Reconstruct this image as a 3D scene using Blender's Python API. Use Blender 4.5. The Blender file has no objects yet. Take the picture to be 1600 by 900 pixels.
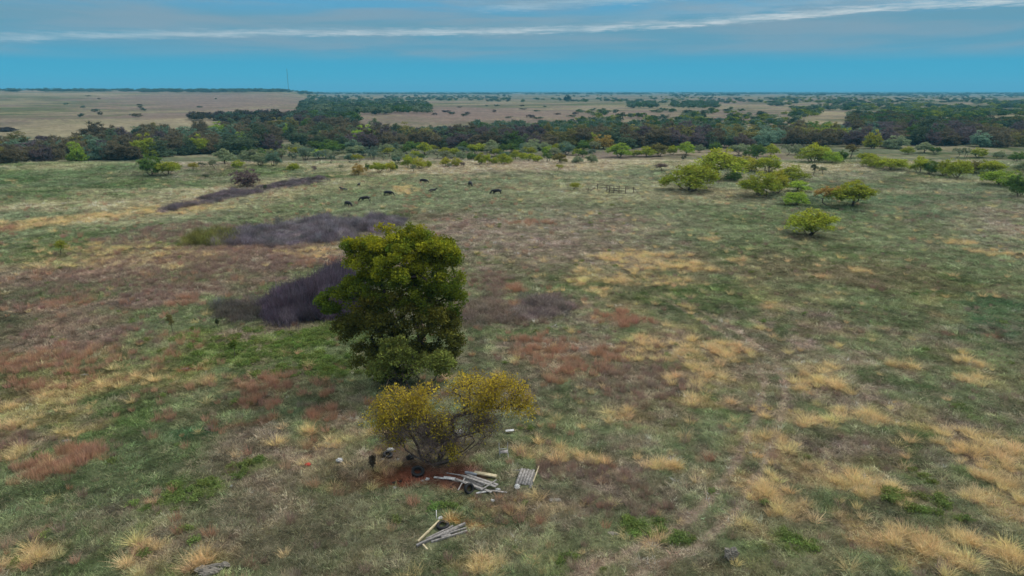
import bpy, math, random
import numpy as np
from mathutils import Vector
R = math.radians
rng = np.random.default_rng(7)
random.seed(7)
scene = bpy.context.scene
COL = scene.collection

# ------------------------------------------------------------------ camera
F_PX, W_PX, H_PX, HORIZON = 1066.0, 1600.0, 900.0, 142.0
CAM_H = 24.0
PITCH = math.atan((450 - HORIZON) / F_PX)
cd = bpy.data.cameras.new('camera')
cam = bpy.data.objects.new('camera', cd); COL.objects.link(cam)
cd.sensor_width = 36.0; cd.lens = F_PX / W_PX * 36.0
cd.clip_start = 0.5; cd.clip_end = 120000
cam.location = (0, 0, CAM_H)
cam.rotation_euler = (math.pi / 2 - PITCH, 0, 0)
scene.camera = cam

# ------------------------------------------------------------------ light
SUN_EL, SUN_AZ = R(48), R(62)      # azimuth clockwise from +Y (the view direction)
sd = bpy.data.lights.new('sun', 'SUN'); sd.energy = 2.7; sd.angle = R(9); sd.color = (1.0, .95, .87)
sun = bpy.data.objects.new('sun', sd); COL.objects.link(sun)
sdir = Vector((math.sin(SUN_AZ) * math.cos(SUN_EL), math.cos(SUN_AZ) * math.cos(SUN_EL), math.sin(SUN_EL)))
sun.rotation_euler = sdir.to_track_quat('Z', 'Y').to_euler()
sun.location = (60, 40, 60)
scene.view_settings.view_transform = 'Standard'
scene.view_settings.look = 'None'
scene.view_settings.exposure = 0.1
scene.view_settings.gamma = 1.0
scene.render.engine = 'CYCLES'
scene.cycles.max_bounces = 5
scene.cycles.diffuse_bounces = 2
scene.cycles.transmission_bounces = 2
scene.cycles.transparent_max_bounces = 4


def lin(c):
    return tuple((v / 255 / 12.92) if v / 255 <= .04045 else ((v / 255 + .055) / 1.055) ** 2.4 for v in c)


class NT:
    """small helper round a node tree"""
    def __init__(s, tree):
        s.t = tree
    def n(s, typ, **kw):
        nd = s.t.nodes.new(typ)
        for k, v in kw.items():
            setattr(nd, k, v)
        return nd
    def link(s, a, b):
        s.t.links.new(a, b)
    def _in(s, sock, v):
        if v is None: return
        if hasattr(v, 'is_linked'): s.link(v, sock)
        else: sock.default_value = v
    def m(s, op, a, b=None, c=None, clamp=False):
        nd = s.n('ShaderNodeMath', operation=op, use_clamp=clamp)
        s._in(nd.inputs[0], a); s._in(nd.inputs[1], b)
        if c is not None: s._in(nd.inputs[2], c)
        return nd.outputs[0]
    def mix(s, f, a, b, blend='MIX'):
        nd = s.n('ShaderNodeMix', data_type='RGBA', blend_type=blend)
        s._in(nd.inputs[0], f)
        s._in(nd.inputs[6], a if hasattr(a, 'is_linked') else (*a, 1)[:4])
        s._in(nd.inputs[7], b if hasattr(b, 'is_linked') else (*b, 1)[:4])
        return nd.outputs[2]
    def ramp(s, f, stops, interp='LINEAR'):
        nd = s.n('ShaderNodeValToRGB'); cr = nd.color_ramp; cr.interpolation = interp
        while len(cr.elements) < len(stops): cr.elements.new(.5)
        for e, (p, c) in zip(cr.elements, stops):
            e.position = p
            e.color = (*c, 1)[:4] if not isinstance(c, (int, float)) else (c, c, c, 1)
        s._in(nd.inputs[0], f)
        return nd.outputs[0]
    def noise(s, vec, scale, detail=4, rough=.55, dist=0):
        nd = s.n('ShaderNodeTexNoise')
        s.link(vec, nd.inputs['Vector'])
        nd.inputs['Scale'].default_value = scale; nd.inputs['Detail'].default_value = detail
        nd.inputs['Roughness'].default_value = rough; nd.inputs['Distortion'].default_value = dist
        return nd.outputs[0]
    def mapr(s, v, a, b, c=0., d=1., smooth=False):
        nd = s.n('ShaderNodeMapRange', interpolation_type='SMOOTHSTEP' if smooth else 'LINEAR')
        s._in(nd.inputs[0], v)
        for i, q in enumerate((a, b, c, d)): s._in(nd.inputs[i + 1], q)
        return nd.outputs[0]


# ------------------------------------------------------------------ world: physical sky behind a thin veil of streaked cloud
world = bpy.data.worlds.new('World'); scene.world = world; world.use_nodes = True
wt = world.node_tree; wt.nodes.clear(); w = NT(wt)
out = w.n('ShaderNodeOutputWorld'); bg = w.n('ShaderNodeBackground'); w.link(bg.outputs[0], out.inputs[0])
bg.inputs['Strength'].default_value = 0.1
sky = w.n('ShaderNodeTexSky', sky_type='NISHITA', sun_disc=False)
sky.sun_elevation = SUN_EL; sky.sun_rotation = SUN_AZ
tc = w.n('ShaderNodeTexCoord'); sep = w.n('ShaderNodeSeparateXYZ'); w.link(tc.outputs['Generated'], sep.inputs[0])
dx, dy, dz = sep.outputs
el = w.m('MULTIPLY', w.m('ARCSINE', w.m('MAXIMUM', dz, 0.0)), 180 / math.pi)      # elevation in degrees
az = w.m('MULTIPLY', w.m('ARCTAN2', dx, dy), 180 / math.pi)                        # degrees right of +Y
vec = w.n('ShaderNodeCombineXYZ'); w.link(w.m('MULTIPLY', az, .05), vec.inputs[0]); w.link(w.m('MULTIPLY', el, .55), vec.inputs[1])
V = vec.outputs[0]
n1 = w.noise(V, 1.3, 6, .55, .4); n2 = w.noise(V, 5.0, 6, .65, .3); n3 = w.noise(V, 14, 5, .65)
base = w.ramp(w.m('DIVIDE', el, 10.0), [(0, lin((58, 200, 226))), (.08, lin((44, 170, 202))), (.2, lin((58, 160, 194))),
                                        (.32, lin((98, 150, 174))), (.5, lin((106, 148, 168))), (.62, lin((92, 158, 194))), (1, lin((126, 162, 190)))])
veil = w.m('MULTIPLY', w.mapr(n1, .38, .66, 0, 1, True), w.m('MULTIPLY', w.mapr(el, 1.9, 3.0, 0, 1, True), .8))
c = w.mix(veil, base, lin((138, 154, 166)))
def streak(curve, width, amount, seednoise, col=(206, 212, 212)):
    """a long cloud bank: curve = [(azimuth, elevation)...]"""
    cn = w.n('ShaderNodeFloatCurve'); mp = cn.mapping; mp.use_clip = False
    pts = mp.curves[0].points
    pts[0].location = ((curve[0][0] + 45) / 90, curve[0][1] / 10); pts[1].location = ((curve[-1][0] + 45) / 90, curve[-1][1] / 10)
    for a, e in curve[1:-1]: pts.new((a + 45) / 90, e / 10)
    mp.update()
    w.link(w.mapr(az, -45, 45), cn.inputs['Value'])
    cen = w.m('MULTIPLY', cn.outputs[0], 10)
    d = w.m('SUBTRACT', w.m('ADD', el, w.m('MULTIPLY', w.m('SUBTRACT', seednoise, .5), width * 1.6)), cen)
    up = w.mapr(d, 0, width, 1, 0, True); dn = w.mapr(d, -width * .55, 0, 0, 1, True)
    return w.m('MULTIPLY', w.m('MULTIPLY', w.m('MINIMUM', up, dn), amount), w.mapr(n2, .36, .62, .2, 1)), col
# curve heights: azimuth of a pixel column against the bank's elevation
m1, k1 = streak([(-37, 3.1), (-28, 3.66), (-14.8, 4.2), (0, 4.45), (10, 4.75), (19.3, 5.12), (27.7, 5.5), (35, 5.4), (40, 5.2)], .5, w.mapr(az, -40, 20, .55, 1.1), n3)
c = w.mix(m1, c, lin(k1))
m1b, k1b = streak([(-37, 3.6), (-15, 4.6), (8, 5.2), (17, 5.8), (27, 6.2), (37, 6.1)], 1.2, w.mapr(az, -5, 25, 0.05, .55), n2, (168, 184, 194))
c = w.mix(m1b, c, lin(k1b))
m2, k2 = streak([(-45, 9.4), (-12, 8.6), (-3, 6.15), (6, 6.55), (14, 6.9), (24, 7.5), (45, 9)], .7, w.m('MULTIPLY', w.mapr(az, -5, 0, 0, 1, True), w.mapr(az, 12, 22, .9, 0, True)), n3, (160, 184, 198))
c = w.mix(m2, c, lin(k2))
m3, k3 = streak([(-45, 7.0), (-20, 6.6), (-7, 6.9), (10, 7.4), (45, 9)], .8, w.m('MULTIPLY', w.mapr(n1, .45, .6, 0, .6, True), w.mapr(az, -3, 4, 1, 0, True)), n2, (145, 170, 190))
c = w.mix(m3, c, lin(k3))
# above the frame the deck thickens to pale grey-white
hi = w.mapr(el, 8.5, 30, 0, 1, True)
vv = w.n('ShaderNodeVectorMath', operation='SCALE'); w.link(tc.outputs['Generated'], vv.inputs[0]); vv.inputs[3].default_value = 1
nd = w.noise(vv.outputs[0], 3.5, 5, .6)
deck = w.mix(nd, (.78, .86, .96), (1.35, 1.35, 1.33))
c = w.mix(hi, c, deck)
sc = w.n('ShaderNodeVectorMath', operation='SCALE'); w.link(c, sc.inputs[0]); sc.inputs[3].default_value = 10.0
fin = w.mix(w.m('MULTIPLY', w.mapr(el, 6, 40, 0, 1), .2), sc.outputs[0], sky.outputs[0])
w.link(fin, bg.inputs['Color'])


# ------------------------------------------------------------------ numpy noise
def _hash(ix, iy, s):
    h = (ix.astype(np.int64) * 374761393 + iy.astype(np.int64) * 668265263 + s * 974634777) & 0xffffffff
    h = ((h ^ (h >> 13)) * 1274126177) & 0xffffffff
    return ((h ^ (h >> 16)) & 0xffff) / 65535.0
def vnoise(x, y, s=0):
    x = np.asarray(x, float); y = np.asarray(y, float)
    ix = np.floor(x); iy = np.floor(y); fx = x - ix; fy = y - iy
    fx = fx * fx * (3 - 2 * fx); fy = fy * fy * (3 - 2 * fy)
    ix = ix.astype(np.int64); iy = iy.astype(np.int64)
    a = _hash(ix, iy, s); b = _hash(ix + 1, iy, s); c_ = _hash(ix, iy + 1, s); d = _hash(ix + 1, iy + 1, s)
    return (a + (b - a) * fx) * (1 - fy) + (c_ + (d - c_) * fx) * fy
def fbm(x, y, s=0, o=4):
    v = 0; amp = .5; tot = 0
    for i in range(o):
        v = v + amp * vnoise(x * 2 ** i + 17.3 * i, y * 2 ** i - 9.1 * i, s + i * 31); tot += amp; amp *= .5
    return v / tot
def S(a, b, x):
    t = np.clip((x - a) / (b - a), 0, 1)
    return t * t * (3 - 2 * t)


def terrain(x, y):
    x = np.asarray(x, float); y = np.asarray(y, float)
    r = np.hypot(x, y); a = np.arctan2(x, y)
    h = .5 * (fbm(x / 22, y / 22, 3, 3) - .5) + .16 * (fbm(x / 4, y / 4, 5, 2) - .5)
    yy = y + 30 * (vnoise(x / 130, y * 0 + 2.5, 9) - .5)
    h = h - 4.5 * S(236, 300, yy) * (1 - S(470, 640, yy))
    h = h + 9 * (fbm(x / 800, y / 800, 11, 3) - .5) * S(500, 2600, r)
    h = h + S(-.24, -.33, a) * 27 * S(650, 3600, r) * (y > 0)
    return h

CP, SP = math.cos(PITCH), math.sin(PITCH)
_T = np.exp(np.linspace(math.log(12), math.log(42000), 2600))
def at(px, py):
    """world point on the ground seen at a pixel of the 1600x900 photograph"""
    u = (px - 800) / F_PX; v = (450 - py) / F_PX
    d = np.array([u, CP + v * SP, -SP + v * CP]); d /= np.linalg.norm(d[:2])
    X = d[0] * _T; Y = d[1] * _T; Z = CAM_H + d[2] * _T
    g = Z - terrain(X, Y)
    k = int(np.argmax(g < 0))
    if g[k] >= 0: k = len(_T) - 1
    if k == 0: t = _T[0]
    else: t = _T[k - 1] + (_T[k] - _T[k - 1]) * g[k - 1] / max(g[k - 1] - g[k], 1e-6)
    x, y = d[0] * t, d[1] * t
    return np.array([x, y, float(terrain(x, y))])
def depth(p):
    return p[1] * CP - (p[2] - CAM_H) * SP
def mpp(p):
    """metres per photo pixel at p"""
    return depth(p) / F_PX


# ------------------------------------------------------------------ the colours that the ground cover really has
GC = {k: np.array(lin(v)) for k, v in dict(
    green=(88, 106, 62), dark=(62, 78, 48), bright=(106, 130, 60), grey=(112, 122, 88), pasture=(122, 130, 102),
    tan=(184, 156, 112), straw=(178, 166, 134), rust=(148, 116, 94), mauve=(134, 114, 104), purple=(98, 88, 92),
    dirt=(160, 142, 124), red=(132, 80, 62), sand=(180, 132, 78), brown=(118, 104, 84), pink=(148, 130, 120), teal=(64, 98, 68)).items()}
# ground patches: kind, px, py, half-width px, half-height px, strength   (turned into ellipses on the ground below)
PATCH = [
 ('green',150,288,220,36,.6),('teal',120,285,180,30,.25),('rust',20,360,40,8,.5),('straw',90,262,60,6,.4),('straw',60,322,120,5,.6),('straw',230,318,120,8,.7),('tan',250,330,110,8,.6),
 ('straw',380,296,90,6,.8),('tan',60,350,70,8,.7),('tan',130,342,90,7,.6),('rust',10,358,16,6,.6),
 ('green',90,385,120,28,.7),('mauve',260,368,110,18,.75),('straw',200,345,80,8,.4),('tan',230,408,110,16,.75),('tan',320,400,90,13,.7),
 ('mauve',410,405,110,26,.8),('tan',480,395,60,12,.6),('rust',500,410,45,8,.5),('mauve',150,430,80,16,.6),
 ('purple',385,315,10,4,.3),('straw',470,300,90,9,.5),('straw',800,262,260,9,.9),('straw',960,250,140,9,.9),('straw',640,268,120,8,.8),
 ('grey',620,300,150,26,.6),('tan',635,298,22,7,.8),('pasture',900,330,330,60,.75),('grey',1150,400,300,60,.5),
 ('teal',1420,318,180,34,.45),('green',1300,345,200,20,.35),('straw',1280,262,110,5,.7),('straw',1480,232,110,4,.7),('straw',1400,300,60,5,.3),
 ('brown',1120,305,90,12,.4),('brown',1265,372,60,10,.45),('dark',1150,345,60,10,.3),
 ('brown',1300,430,220,34,.5),('dirt',1250,560,130,26,.3),('teal',1560,500,80,44,.7),('green',1480,560,120,40,.45),('dark',1420,500,70,10,.3),
 ('grey',1350,470,130,20,.5),('green',1120,470,120,26,.5),
 ('dark',60,455,90,18,.6),('rust',65,432,18,8,.8),('rust',92,478,46,9,.9),('rust',130,462,20,7,.7),('rust',268,477,14,6,.9),('rust',292,470,22,9,.9),
 ('dark',20,510,50,14,.7),('purple',205,470,34,9,.8),('brown',120,505,110,14,.5),('mauve',200,515,60,8,.4),
 ('bright',400,545,170,34,.95),('bright',500,575,90,26,.9),('bright',290,525,60,12,.8),('dark',390,590,140,14,.4),
 ('rust',60,560,90,20,.6),('tan',200,600,140,16,.5),('rust',90,600,60,14,.65),('mauve',150,545,130,22,.5),('rust',290,610,80,10,.5),('tan',300,600,60,8,.4),
 ('rust',400,600,60,12,.8),('rust',440,608,30,8,.8),('rust',515,648,46,14,.9),('rust',395,628,30,12,.8),('rust',550,680,18,9,.7),('rust',265,655,20,10,.5),
 ('tan',110,650,36,14,.6),('tan',110,675,50,10,.8),('tan',30,660,40,40,.5),('mauve',30,690,50,20,.6),('tan',20,710,40,12,.6),('rust',105,722,74,20,1),
 ('teal',300,678,44,12,.7),('dark',200,760,220,80,.4),('bright',290,775,60,24,.75),('bright',385,735,46,14,.6),('bright',230,830,60,30,.5),
 ('tan',45,873,52,16,.7),('tan',225,872,36,28,.8),('tan',320,880,70,26,.6),('dark',480,840,120,40,.3),('tan',520,690,80,34,.55),('brown',560,640,70,20,.3),
 ('red',660,742,110,20,.95),('red',720,755,90,18,.6),('red',610,700,40,12,.4),('brown',700,705,110,30,.5),('tan',560,740,60,30,.45),
 ('red',300,578,18,3,.8),('red',1480,522,14,3,.9),('red',1550,526,12,3,.9),('red',400,660,60,4,.5),
 ('sand',705,812,18,6,.95),('sand',745,823,16,4,.9),('sand',738,781,10,4,.9),('dirt',740,840,60,22,.3),('bright',690,790,60,8,.5),
 ('mauve',770,440,40,22,.6),('rust',805,450,13,11,.9),('rust',805,475,12,6,.7),('mauve',760,482,44,16,.6),('purple',850,478,40,12,.4),('mauve',800,500,80,12,.6),
 ('rust',850,545,64,18,.95),('rust',880,580,34,24,.85),('rust',930,548,30,8,.7),('rust',965,500,60,14,.8),('rust',965,556,26,12,.8),('rust',980,590,26,12,.5),
 ('green',760,400,110,40,.5),('green',820,520,70,18,.5),('dark',1090,490,90,16,.35),
 ('tan',1000,408,70,16,.9),('tan',1080,418,45,8,.85),('tan',940,435,56,12,.85),('tan',902,443,18,6,.9),('tan',935,456,20,6,.9),('tan',1045,440,40,10,.7),
 ('tan',1040,545,90,22,.6),('mauve',1000,600,90,40,.6),('tan',1090,590,50,20,.6),('tan',1130,550,50,16,.5),('tan',1110,632,60,10,.7),('tan',990,650,50,14,.5),
 ('dark',870,625,60,30,.5),('bright',850,680,50,20,.35),('tan',850,705,50,16,.5),('mauve',900,740,70,22,.7),('tan',920,720,50,14,.5),('tan',840,790,110,20,.6),
 ('mauve',980,770,60,20,.3),('rust',955,735,20,12,.6),
 ('dirt',1170,590,40,16,.3),('dirt',1150,630,30,16,.3),('dirt',1100,790,26,16,.3),('dirt',1075,810,22,14,.85),('dirt',1050,832,26,12,.3),('dirt',1130,760,22,14,.3),('dirt',1140,720,18,20,.3),('dirt',1190,640,14,26,.3),
 ('tan',1040,732,32,10,.85),('tan',1100,742,20,10,.7),('rust',1100,715,14,10,.7),
 ('bright',1010,825,40,16,.8),('bright',1055,845,34,14,.95),('bright',900,880,60,14,.5),('bright',1235,850,40,20,.6),('tan',1170,830,50,14,.4),
 ('tan',1190,690,46,12,.6),('tan',1200,715,50,18,.85),('tan',1270,575,36,9,.7),('tan',1285,600,50,18,.85),('tan',1250,655,70,14,.7),('tan',1360,655,90,12,.75),('tan',1440,670,40,12,.6),
 ('tan',1200,770,80,30,.85),('tan',1290,750,70,22,.9),('tan',1360,765,60,18,.95),('dark',1300,690,70,22,.6),('bright',1440,790,60,22,.6),('dark',1460,830,70,24,.5),
 ('tan',1340,830,40,34,.9),('tan',1400,850,80,26,.9),('tan',1460,870,60,18,.85),('tan',1540,705,60,26,.85),('tan',1520,680,50,10,.7),('tan',1570,745,50,20,.85),('tan',1530,780,36,12,.85),('tan',1580,800,30,30,.8),('tan',1550,858,60,16,.85),
 ('dark',1400,710,90,22,.4),('bright',1440,745,50,10,.4),('brown',1220,800,80,16,.4),
 ('tan',1305,541,17,6,.9),('tan',1412,572,28,6,.85),('tan',1515,568,22,8,.9),('tan',1508,593,20,7,.9),('tan',1502,379,20,5,.9),('tan',1535,393,26,5,.8),('tan',1575,398,30,4,.7),
 ('tan',1345,424,24,5,.7),('tan',1282,433,12,4,.8),('tan',1150,408,14,5,.8),('tan',1112,375,14,6,.8),('tan',1208,479,24,8,.5),('tan',1185,517,20,6,.6),('tan',1075,479,16,6,.6),
 ('rust',830,350,60,5,.5),('mauve',720,355,30,6,.4),('rust',40,600,26,12,.5),('dark',1350,300,40,5,.2),
 ('bright',1190,850,40,12,.3),('tan',740,885,46,14,.6),('rust',1120,890,30,8,.4),('rust',835,822,14,8,.6),('rust',640,792,18,16,.3),
 # far fields
 ('mauve',200,440,260,44,.55),('tan',60,620,140,30,.35),('mauve',300,395,200,24,.5),('rust',120,575,200,44,.35),('mauve',60,520,90,20,.4),('rust',430,620,130,26,.3),('mauve',960,570,150,50,.3),('rust',900,560,110,34,.35),('tan',1090,560,120,40,.25),('straw',950,300,200,18,.3),('tan',150,400,130,20,.4),('mauve',880,790,160,30,.35),
 ('pink',120,165,260,26,.9),('pink',350,160,240,14,.8),('straw',120,205,160,12,.7),('straw',330,190,120,8,.5),('pink',700,178,160,12,.95),('pink',860,182,120,10,.8),
 ('straw',90,148,120,3,.5),('pink',1000,178,60,8,.6),('straw',1160,200,110,6,.9),('straw',1290,178,60,4,.8),('pink',1130,158,60,5,.9),('pink',1320,158,60,5,.7),('straw',1540,181,70,5,.9),('straw',1280,191,60,3,.8),
 ('bright',1450,172,110,8,.5),('green',480,196,60,5,.5),('straw',1100,240,110,6,.6),
]
TUFTTYPE = dict(tan='dry', rust='rust', bright='weed', mauve='mauve', purple='brush')
PW = []
for kd, px, py, rx, ry, st in PATCH:
    p = at(px, py); a_ = at(px, py - ry * .95); b_ = at(px, min(py + ry * .95, 1000))
    ang = math.atan2(p[0], p[1])
    cx, cy = (a_[0] + b_[0]) / 2, (a_[1] + b_[1]) / 2
    PW.append((kd, cx, cy, max(rx * mpp(p), .3), max(np.hypot(*(a_ - b_)[:2]) / 2, .3), st, ang))

def zone(x, y):
    """ground-cover colour and clump weights at world points"""
    x = np.asarray(x, float); y = np.asarray(y, float); r = np.hypot(x, y)
    n_big = fbm(x / 17, y / 17, 21, 4); n_mid = fbm(x / 4.2, y / 4.2, 22, 3); n_small = fbm(x / 1.1, y / 1.1, 23, 3)
    big = fbm(x / 55, y / 55, 24, 3)
    col = np.empty(x.shape + (3,))
    t = S(.34, .58, n_big * .6 + n_mid * .4)[..., None]
    col[:] = GC['green'] * (1 - t) + GC['grey'] * t
    def over(k, wgt):
        col[:] = col * (1 - wgt[..., None]) + GC[k] * wgt[..., None]
    over('brown', .55 * S(.52, .68, n_mid * .5 + big * .5)); over('mauve', .75 * S(.45, .62, fbm(x / 9, y / 9, 34, 4)) * S(10, -25, x) * S(160, 110, r)); over('tan', .25 * S(.5, .64, fbm(x / 6, y / 6, 35, 4)) * S(-5, 20, x) * S(120, 80, r))
    over('dark', .5 * S(.56, .72, fbm(x / 3.1, y / 3.1, 27, 3)))
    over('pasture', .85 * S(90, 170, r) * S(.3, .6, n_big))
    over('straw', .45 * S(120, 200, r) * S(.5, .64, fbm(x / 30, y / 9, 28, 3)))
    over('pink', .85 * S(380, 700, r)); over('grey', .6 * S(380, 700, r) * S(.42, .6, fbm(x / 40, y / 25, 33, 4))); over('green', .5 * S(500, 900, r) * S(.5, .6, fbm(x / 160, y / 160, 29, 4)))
    over('straw', .5 * S(380, 700, r) * S(.5, .6, fbm(x / 90, y / 60, 30, 3)))
    wts = {k: np.zeros(x.shape) for k in ('dry', 'rust', 'weed', 'mauve', 'brush', 'track')}
    for i, (kd, cx, cy, rx, ry, st, ang) in enumerate(PW):
        ddx = x - cx; ddy = y - cy; R_ = 2.1 * max(rx, ry)
        sel = (np.abs(ddx) < R_) & (np.abs(ddy) < R_)
        if not sel.any(): continue
        X = ddx[sel]; Y = ddy[sel]; ca, sa = math.cos(ang), math.sin(ang)
        u = X * ca - Y * sa; v = X * sa + Y * ca
        d = np.hypot(u / rx, v / ry)
        f = min(1, 6 / max(rx, .1))
        e = d + 1.5 * (fbm(x[sel] / (.22 * rx + .6), y[sel] / (.22 * rx + .6), 40 + i, 4) - .5) + .7 * (n_small[sel] - .5) + .5 * (n_mid[sel] - .5)
        mk = (1 - S(.5, 1.25, e)) * st
        if kd in ('tan', 'rust', 'mauve', 'bright'):
            mk = mk * (.4 + .6 * S(.36, .58, n_mid[sel] * .45 + n_small[sel] * .55))
        c0 = col[sel]; mc = (mk * (.75 if kd in TUFTTYPE else 1))[:, None]; col[sel] = c0 * (1 - mc) + GC[kd] * mc
        if kd in TUFTTYPE:
            t_ = TUFTTYPE[kd]
            for q in ('dry', 'rust', 'weed', 'mauve', 'brush'):
                ww = wts[q][sel] * (1 - mk * (q != t_)); wts[q][sel] = np.maximum(ww, mk) if q == t_ else ww
    # the wheel track that runs down to the bottom of the picture
    for tr in TRACKS:
        dmin = np.full(x.shape, 1e9)
        for (ax, ay), (bx, by) in zip(tr[:-1], tr[1:]):
            vx, vy = bx - ax, by - ay; L = vx * vx + vy * vy
            tt = np.clip(((x - ax) * vx + (y - ay) * vy) / L, 0, 1)
            dmin = np.minimum(dmin, np.hypot(x - ax - tt * vx, y - ay - tt * vy))
        mk = (1 - S(.15, .55, dmin + .7 * (n_mid - .5))) * .85 * S(.24, .46, n_big) * S(130, 60, r)
        over('dirt', mk)
        for q in wts:
            if q != 'track': wts[q] *= (1 - mk)
        wts['track'] = np.maximum(wts['track'], mk)
    return col, wts, (n_big, n_mid, n_small)
TRACKS = []
def track(pts, off=0.0):
    P = [at(*p)[:2] for p in pts]; out_ = []
    for i, p in enumerate(P):
        q0 = P[max(i - 1, 0)]; q1 = P[min(i + 1, len(P) - 1)]; t_ = (q1 - q0) / np.hypot(*(q1 - q0))
        out_.append(tuple(p + np.array([t_[1], -t_[0]]) * off))
    TRACKS.append(out_)
road = [(905, 899), (980, 862), (1050, 832), (1100, 790), (1140, 740), (1165, 690), (1185, 640), (1195, 595), (1180, 560), (1130, 520), (1060, 480), (980, 440), (900, 405), (830, 380)]
track(road, 0); track(road, 1.7)
track([(1120, 318), (1200, 322), (1300, 332), (1400, 338), (1500, 343), (1600, 347)], 0)
track([(1599, 360), (1480, 352), (1360, 345), (1240, 335), (1120, 326)], 0)


# ------------------------------------------------------------------ mesh helpers
def mesh_np(name, verts, faces, mats=(), vcol=None, fmat=None, smooth=False):
    """faces: (n,k) array with constant k, or list of such arrays"""
    if not isinstance(faces, list): faces = [faces]
    faces = [np.asarray(f, np.int32) for f in faces if len(f)]
    me = bpy.data.meshes.new(name)
    verts = np.asarray(verts, np.float32)
    me.vertices.add(len(verts)); me.vertices.foreach_set('co', verts.ravel())
    tot = sum(f.size for f in faces); nf = sum(len(f) for f in faces)
    me.loops.add(tot); me.polygons.add(nf)
    me.loops.foreach_set('vertex_index', np.concatenate([f.ravel() for f in faces]))
    cnt = np.concatenate([np.full(len(f), f.shape[1], np.int32) for f in faces])
    st = np.concatenate([[0], np.cumsum(cnt)[:-1]]).astype(np.int32)
    me.polygons.foreach_set('loop_start', st)
    if fmat is not None: me.polygons.foreach_set('material_index', np.asarray(fmat, np.int32))
    if smooth: me.polygons.foreach_set('use_smooth', np.ones(nf, bool))
    for m_ in mats: me.materials.append(m_)
    me.update(calc_edges=True)
    if vcol is not None:
        at_ = me.color_attributes.new('col', 'FLOAT_COLOR', 'POINT')
        v4 = np.ones((len(verts), 4), np.float32); v4[:, :3] = vcol
        at_.data.foreach_set('color', v4.ravel())
    return me
def link(name, data, parent=None, loc=(0, 0, 0)):
    o = bpy.data.objects.new(name, data); COL.objects.link(o); o.location = loc
    if parent: o.parent = parent
    return o
def tag(o, label=None, cat=None, group=None, kind=None):
    if label: o['label'] = label
    if cat: o['category'] = cat
    if group: o['group'] = group
    if kind: o['kind'] = kind
    return o
def empty(name, loc, rz=0):
    o = bpy.data.objects.new(name, None); COL.objects.link(o); o.location = loc; o.rotation_euler = (0, 0, rz); o.empty_display_size = .3
    return o

# ------------------------------------------------------------------ materials
def new_mat(name):
    m_ = bpy.data.materials.new(name); m_.use_nodes = True; m_.node_tree.nodes.clear()
    t = NT(m_.node_tree); o = t.n('ShaderNodeOutputMaterial'); return m_, t, o
def foliage_mat(name, source, transl=.3, jitter=.25):
    """source: 'object' (object colour x leaf attribute), 'instancer' (scattered clumps) or 'vertex'"""
    m_, t, o = new_mat(name)
    va = t.n('ShaderNodeAttribute', attribute_name='col')
    if source == 'object':
        oi = t.n('ShaderNodeObjectInfo'); c_ = t.mix(1.0, oi.outputs['Color'], va.outputs['Color'], 'MULTIPLY')
    elif source == 'instancer':
        ia = t.n('ShaderNodeAttribute', attribute_name='tint', attribute_type='INSTANCER')
        c_ = t.mix(1.0, ia.outputs['Color'], va.outputs['Color'], 'MULTIPLY')
    else:
        c_ = va.outputs['Color']
    d = t.n('ShaderNodeBsdfDiffuse'); t.link(c_, d.inputs[0])
    tr = t.n('ShaderNodeBsdfTranslucent'); t.link(c_, tr.inputs[0])
    mx = t.n('ShaderNodeMixShader'); mx.inputs[0].default_value = transl
    t.link(d.outputs[0], mx.inputs[1]); t.link(tr.outputs[0], mx.inputs[2]); t.link(mx.outputs[0], o.inputs[0])
    return m_
def bark_mat(name, c1, c2, scale=6.0):
    m_, t, o = new_mat(name)
    tcn = t.n('ShaderNodeTexCoord'); b = t.n('ShaderNodeBsdfPrincipled'); b.inputs['Roughness'].default_value = .9; b.inputs['Specular IOR Level'].default_value = .15
    nz = t.noise(tcn.outputs['Object'], scale, 6, .65)
    t.link(t.mix(t.mapr(nz, .35, .65), lin(c1), lin(c2)), b.inputs['Base Color'])
    bp = t.n('ShaderNodeBump'); bp.inputs['Strength'].default_value = .5; t.link(nz, bp.inputs['Height']); t.link(bp.outputs[0], b.inputs['Normal'])
    t.link(b.outputs[0], o.inputs[0]); return m_
def plain_mat(name, c1, c2, scale=8.0, rough=.8, spec=.3, bump=.3, metal=0., stretch=(1, 1, 1)):
    m_, t, o = new_mat(name)
    tcn = t.n('ShaderNodeTexCoord'); mp = t.n('ShaderNodeMapping'); mp.inputs['Scale'].default_value = stretch; t.link(tcn.outputs['Object'], mp.inputs[0])
    b = t.n('ShaderNodeBsdfPrincipled'); b.inputs['Specular IOR Level'].default_value = spec; b.inputs['Metallic'].default_value = metal
    nz = t.noise(mp.outputs[0], scale, 6, .7)
    t.link(t.mix(t.mapr(nz, .32, .68), lin(c1), lin(c2)), b.inputs['Base Color'])
    t.link(t.mapr(nz, .3, .7, max(rough - .15, 0), min(rough + .15, 1)), b.inputs['Roughness'])
    bp = t.n('ShaderNodeBump'); bp.inputs['Strength'].default_value = bump; bp.inputs['Distance'].default_value = .02
    t.link(nz, bp.inputs['Height']); t.link(bp.outputs[0], b.inputs['Normal'])
    t.link(b.outputs[0], o.inputs[0]); return m_

M_LEAF = foliage_mat('leaf', 'object', .35)
M_CLUMP = foliage_mat('clump', 'instancer', .3)
M_BARK = bark_mat('bark', (58, 50, 46), (96, 86, 80))
M_BARK_DARK = bark_mat('bark_dark', (40, 34, 33), (70, 60, 58))

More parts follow.
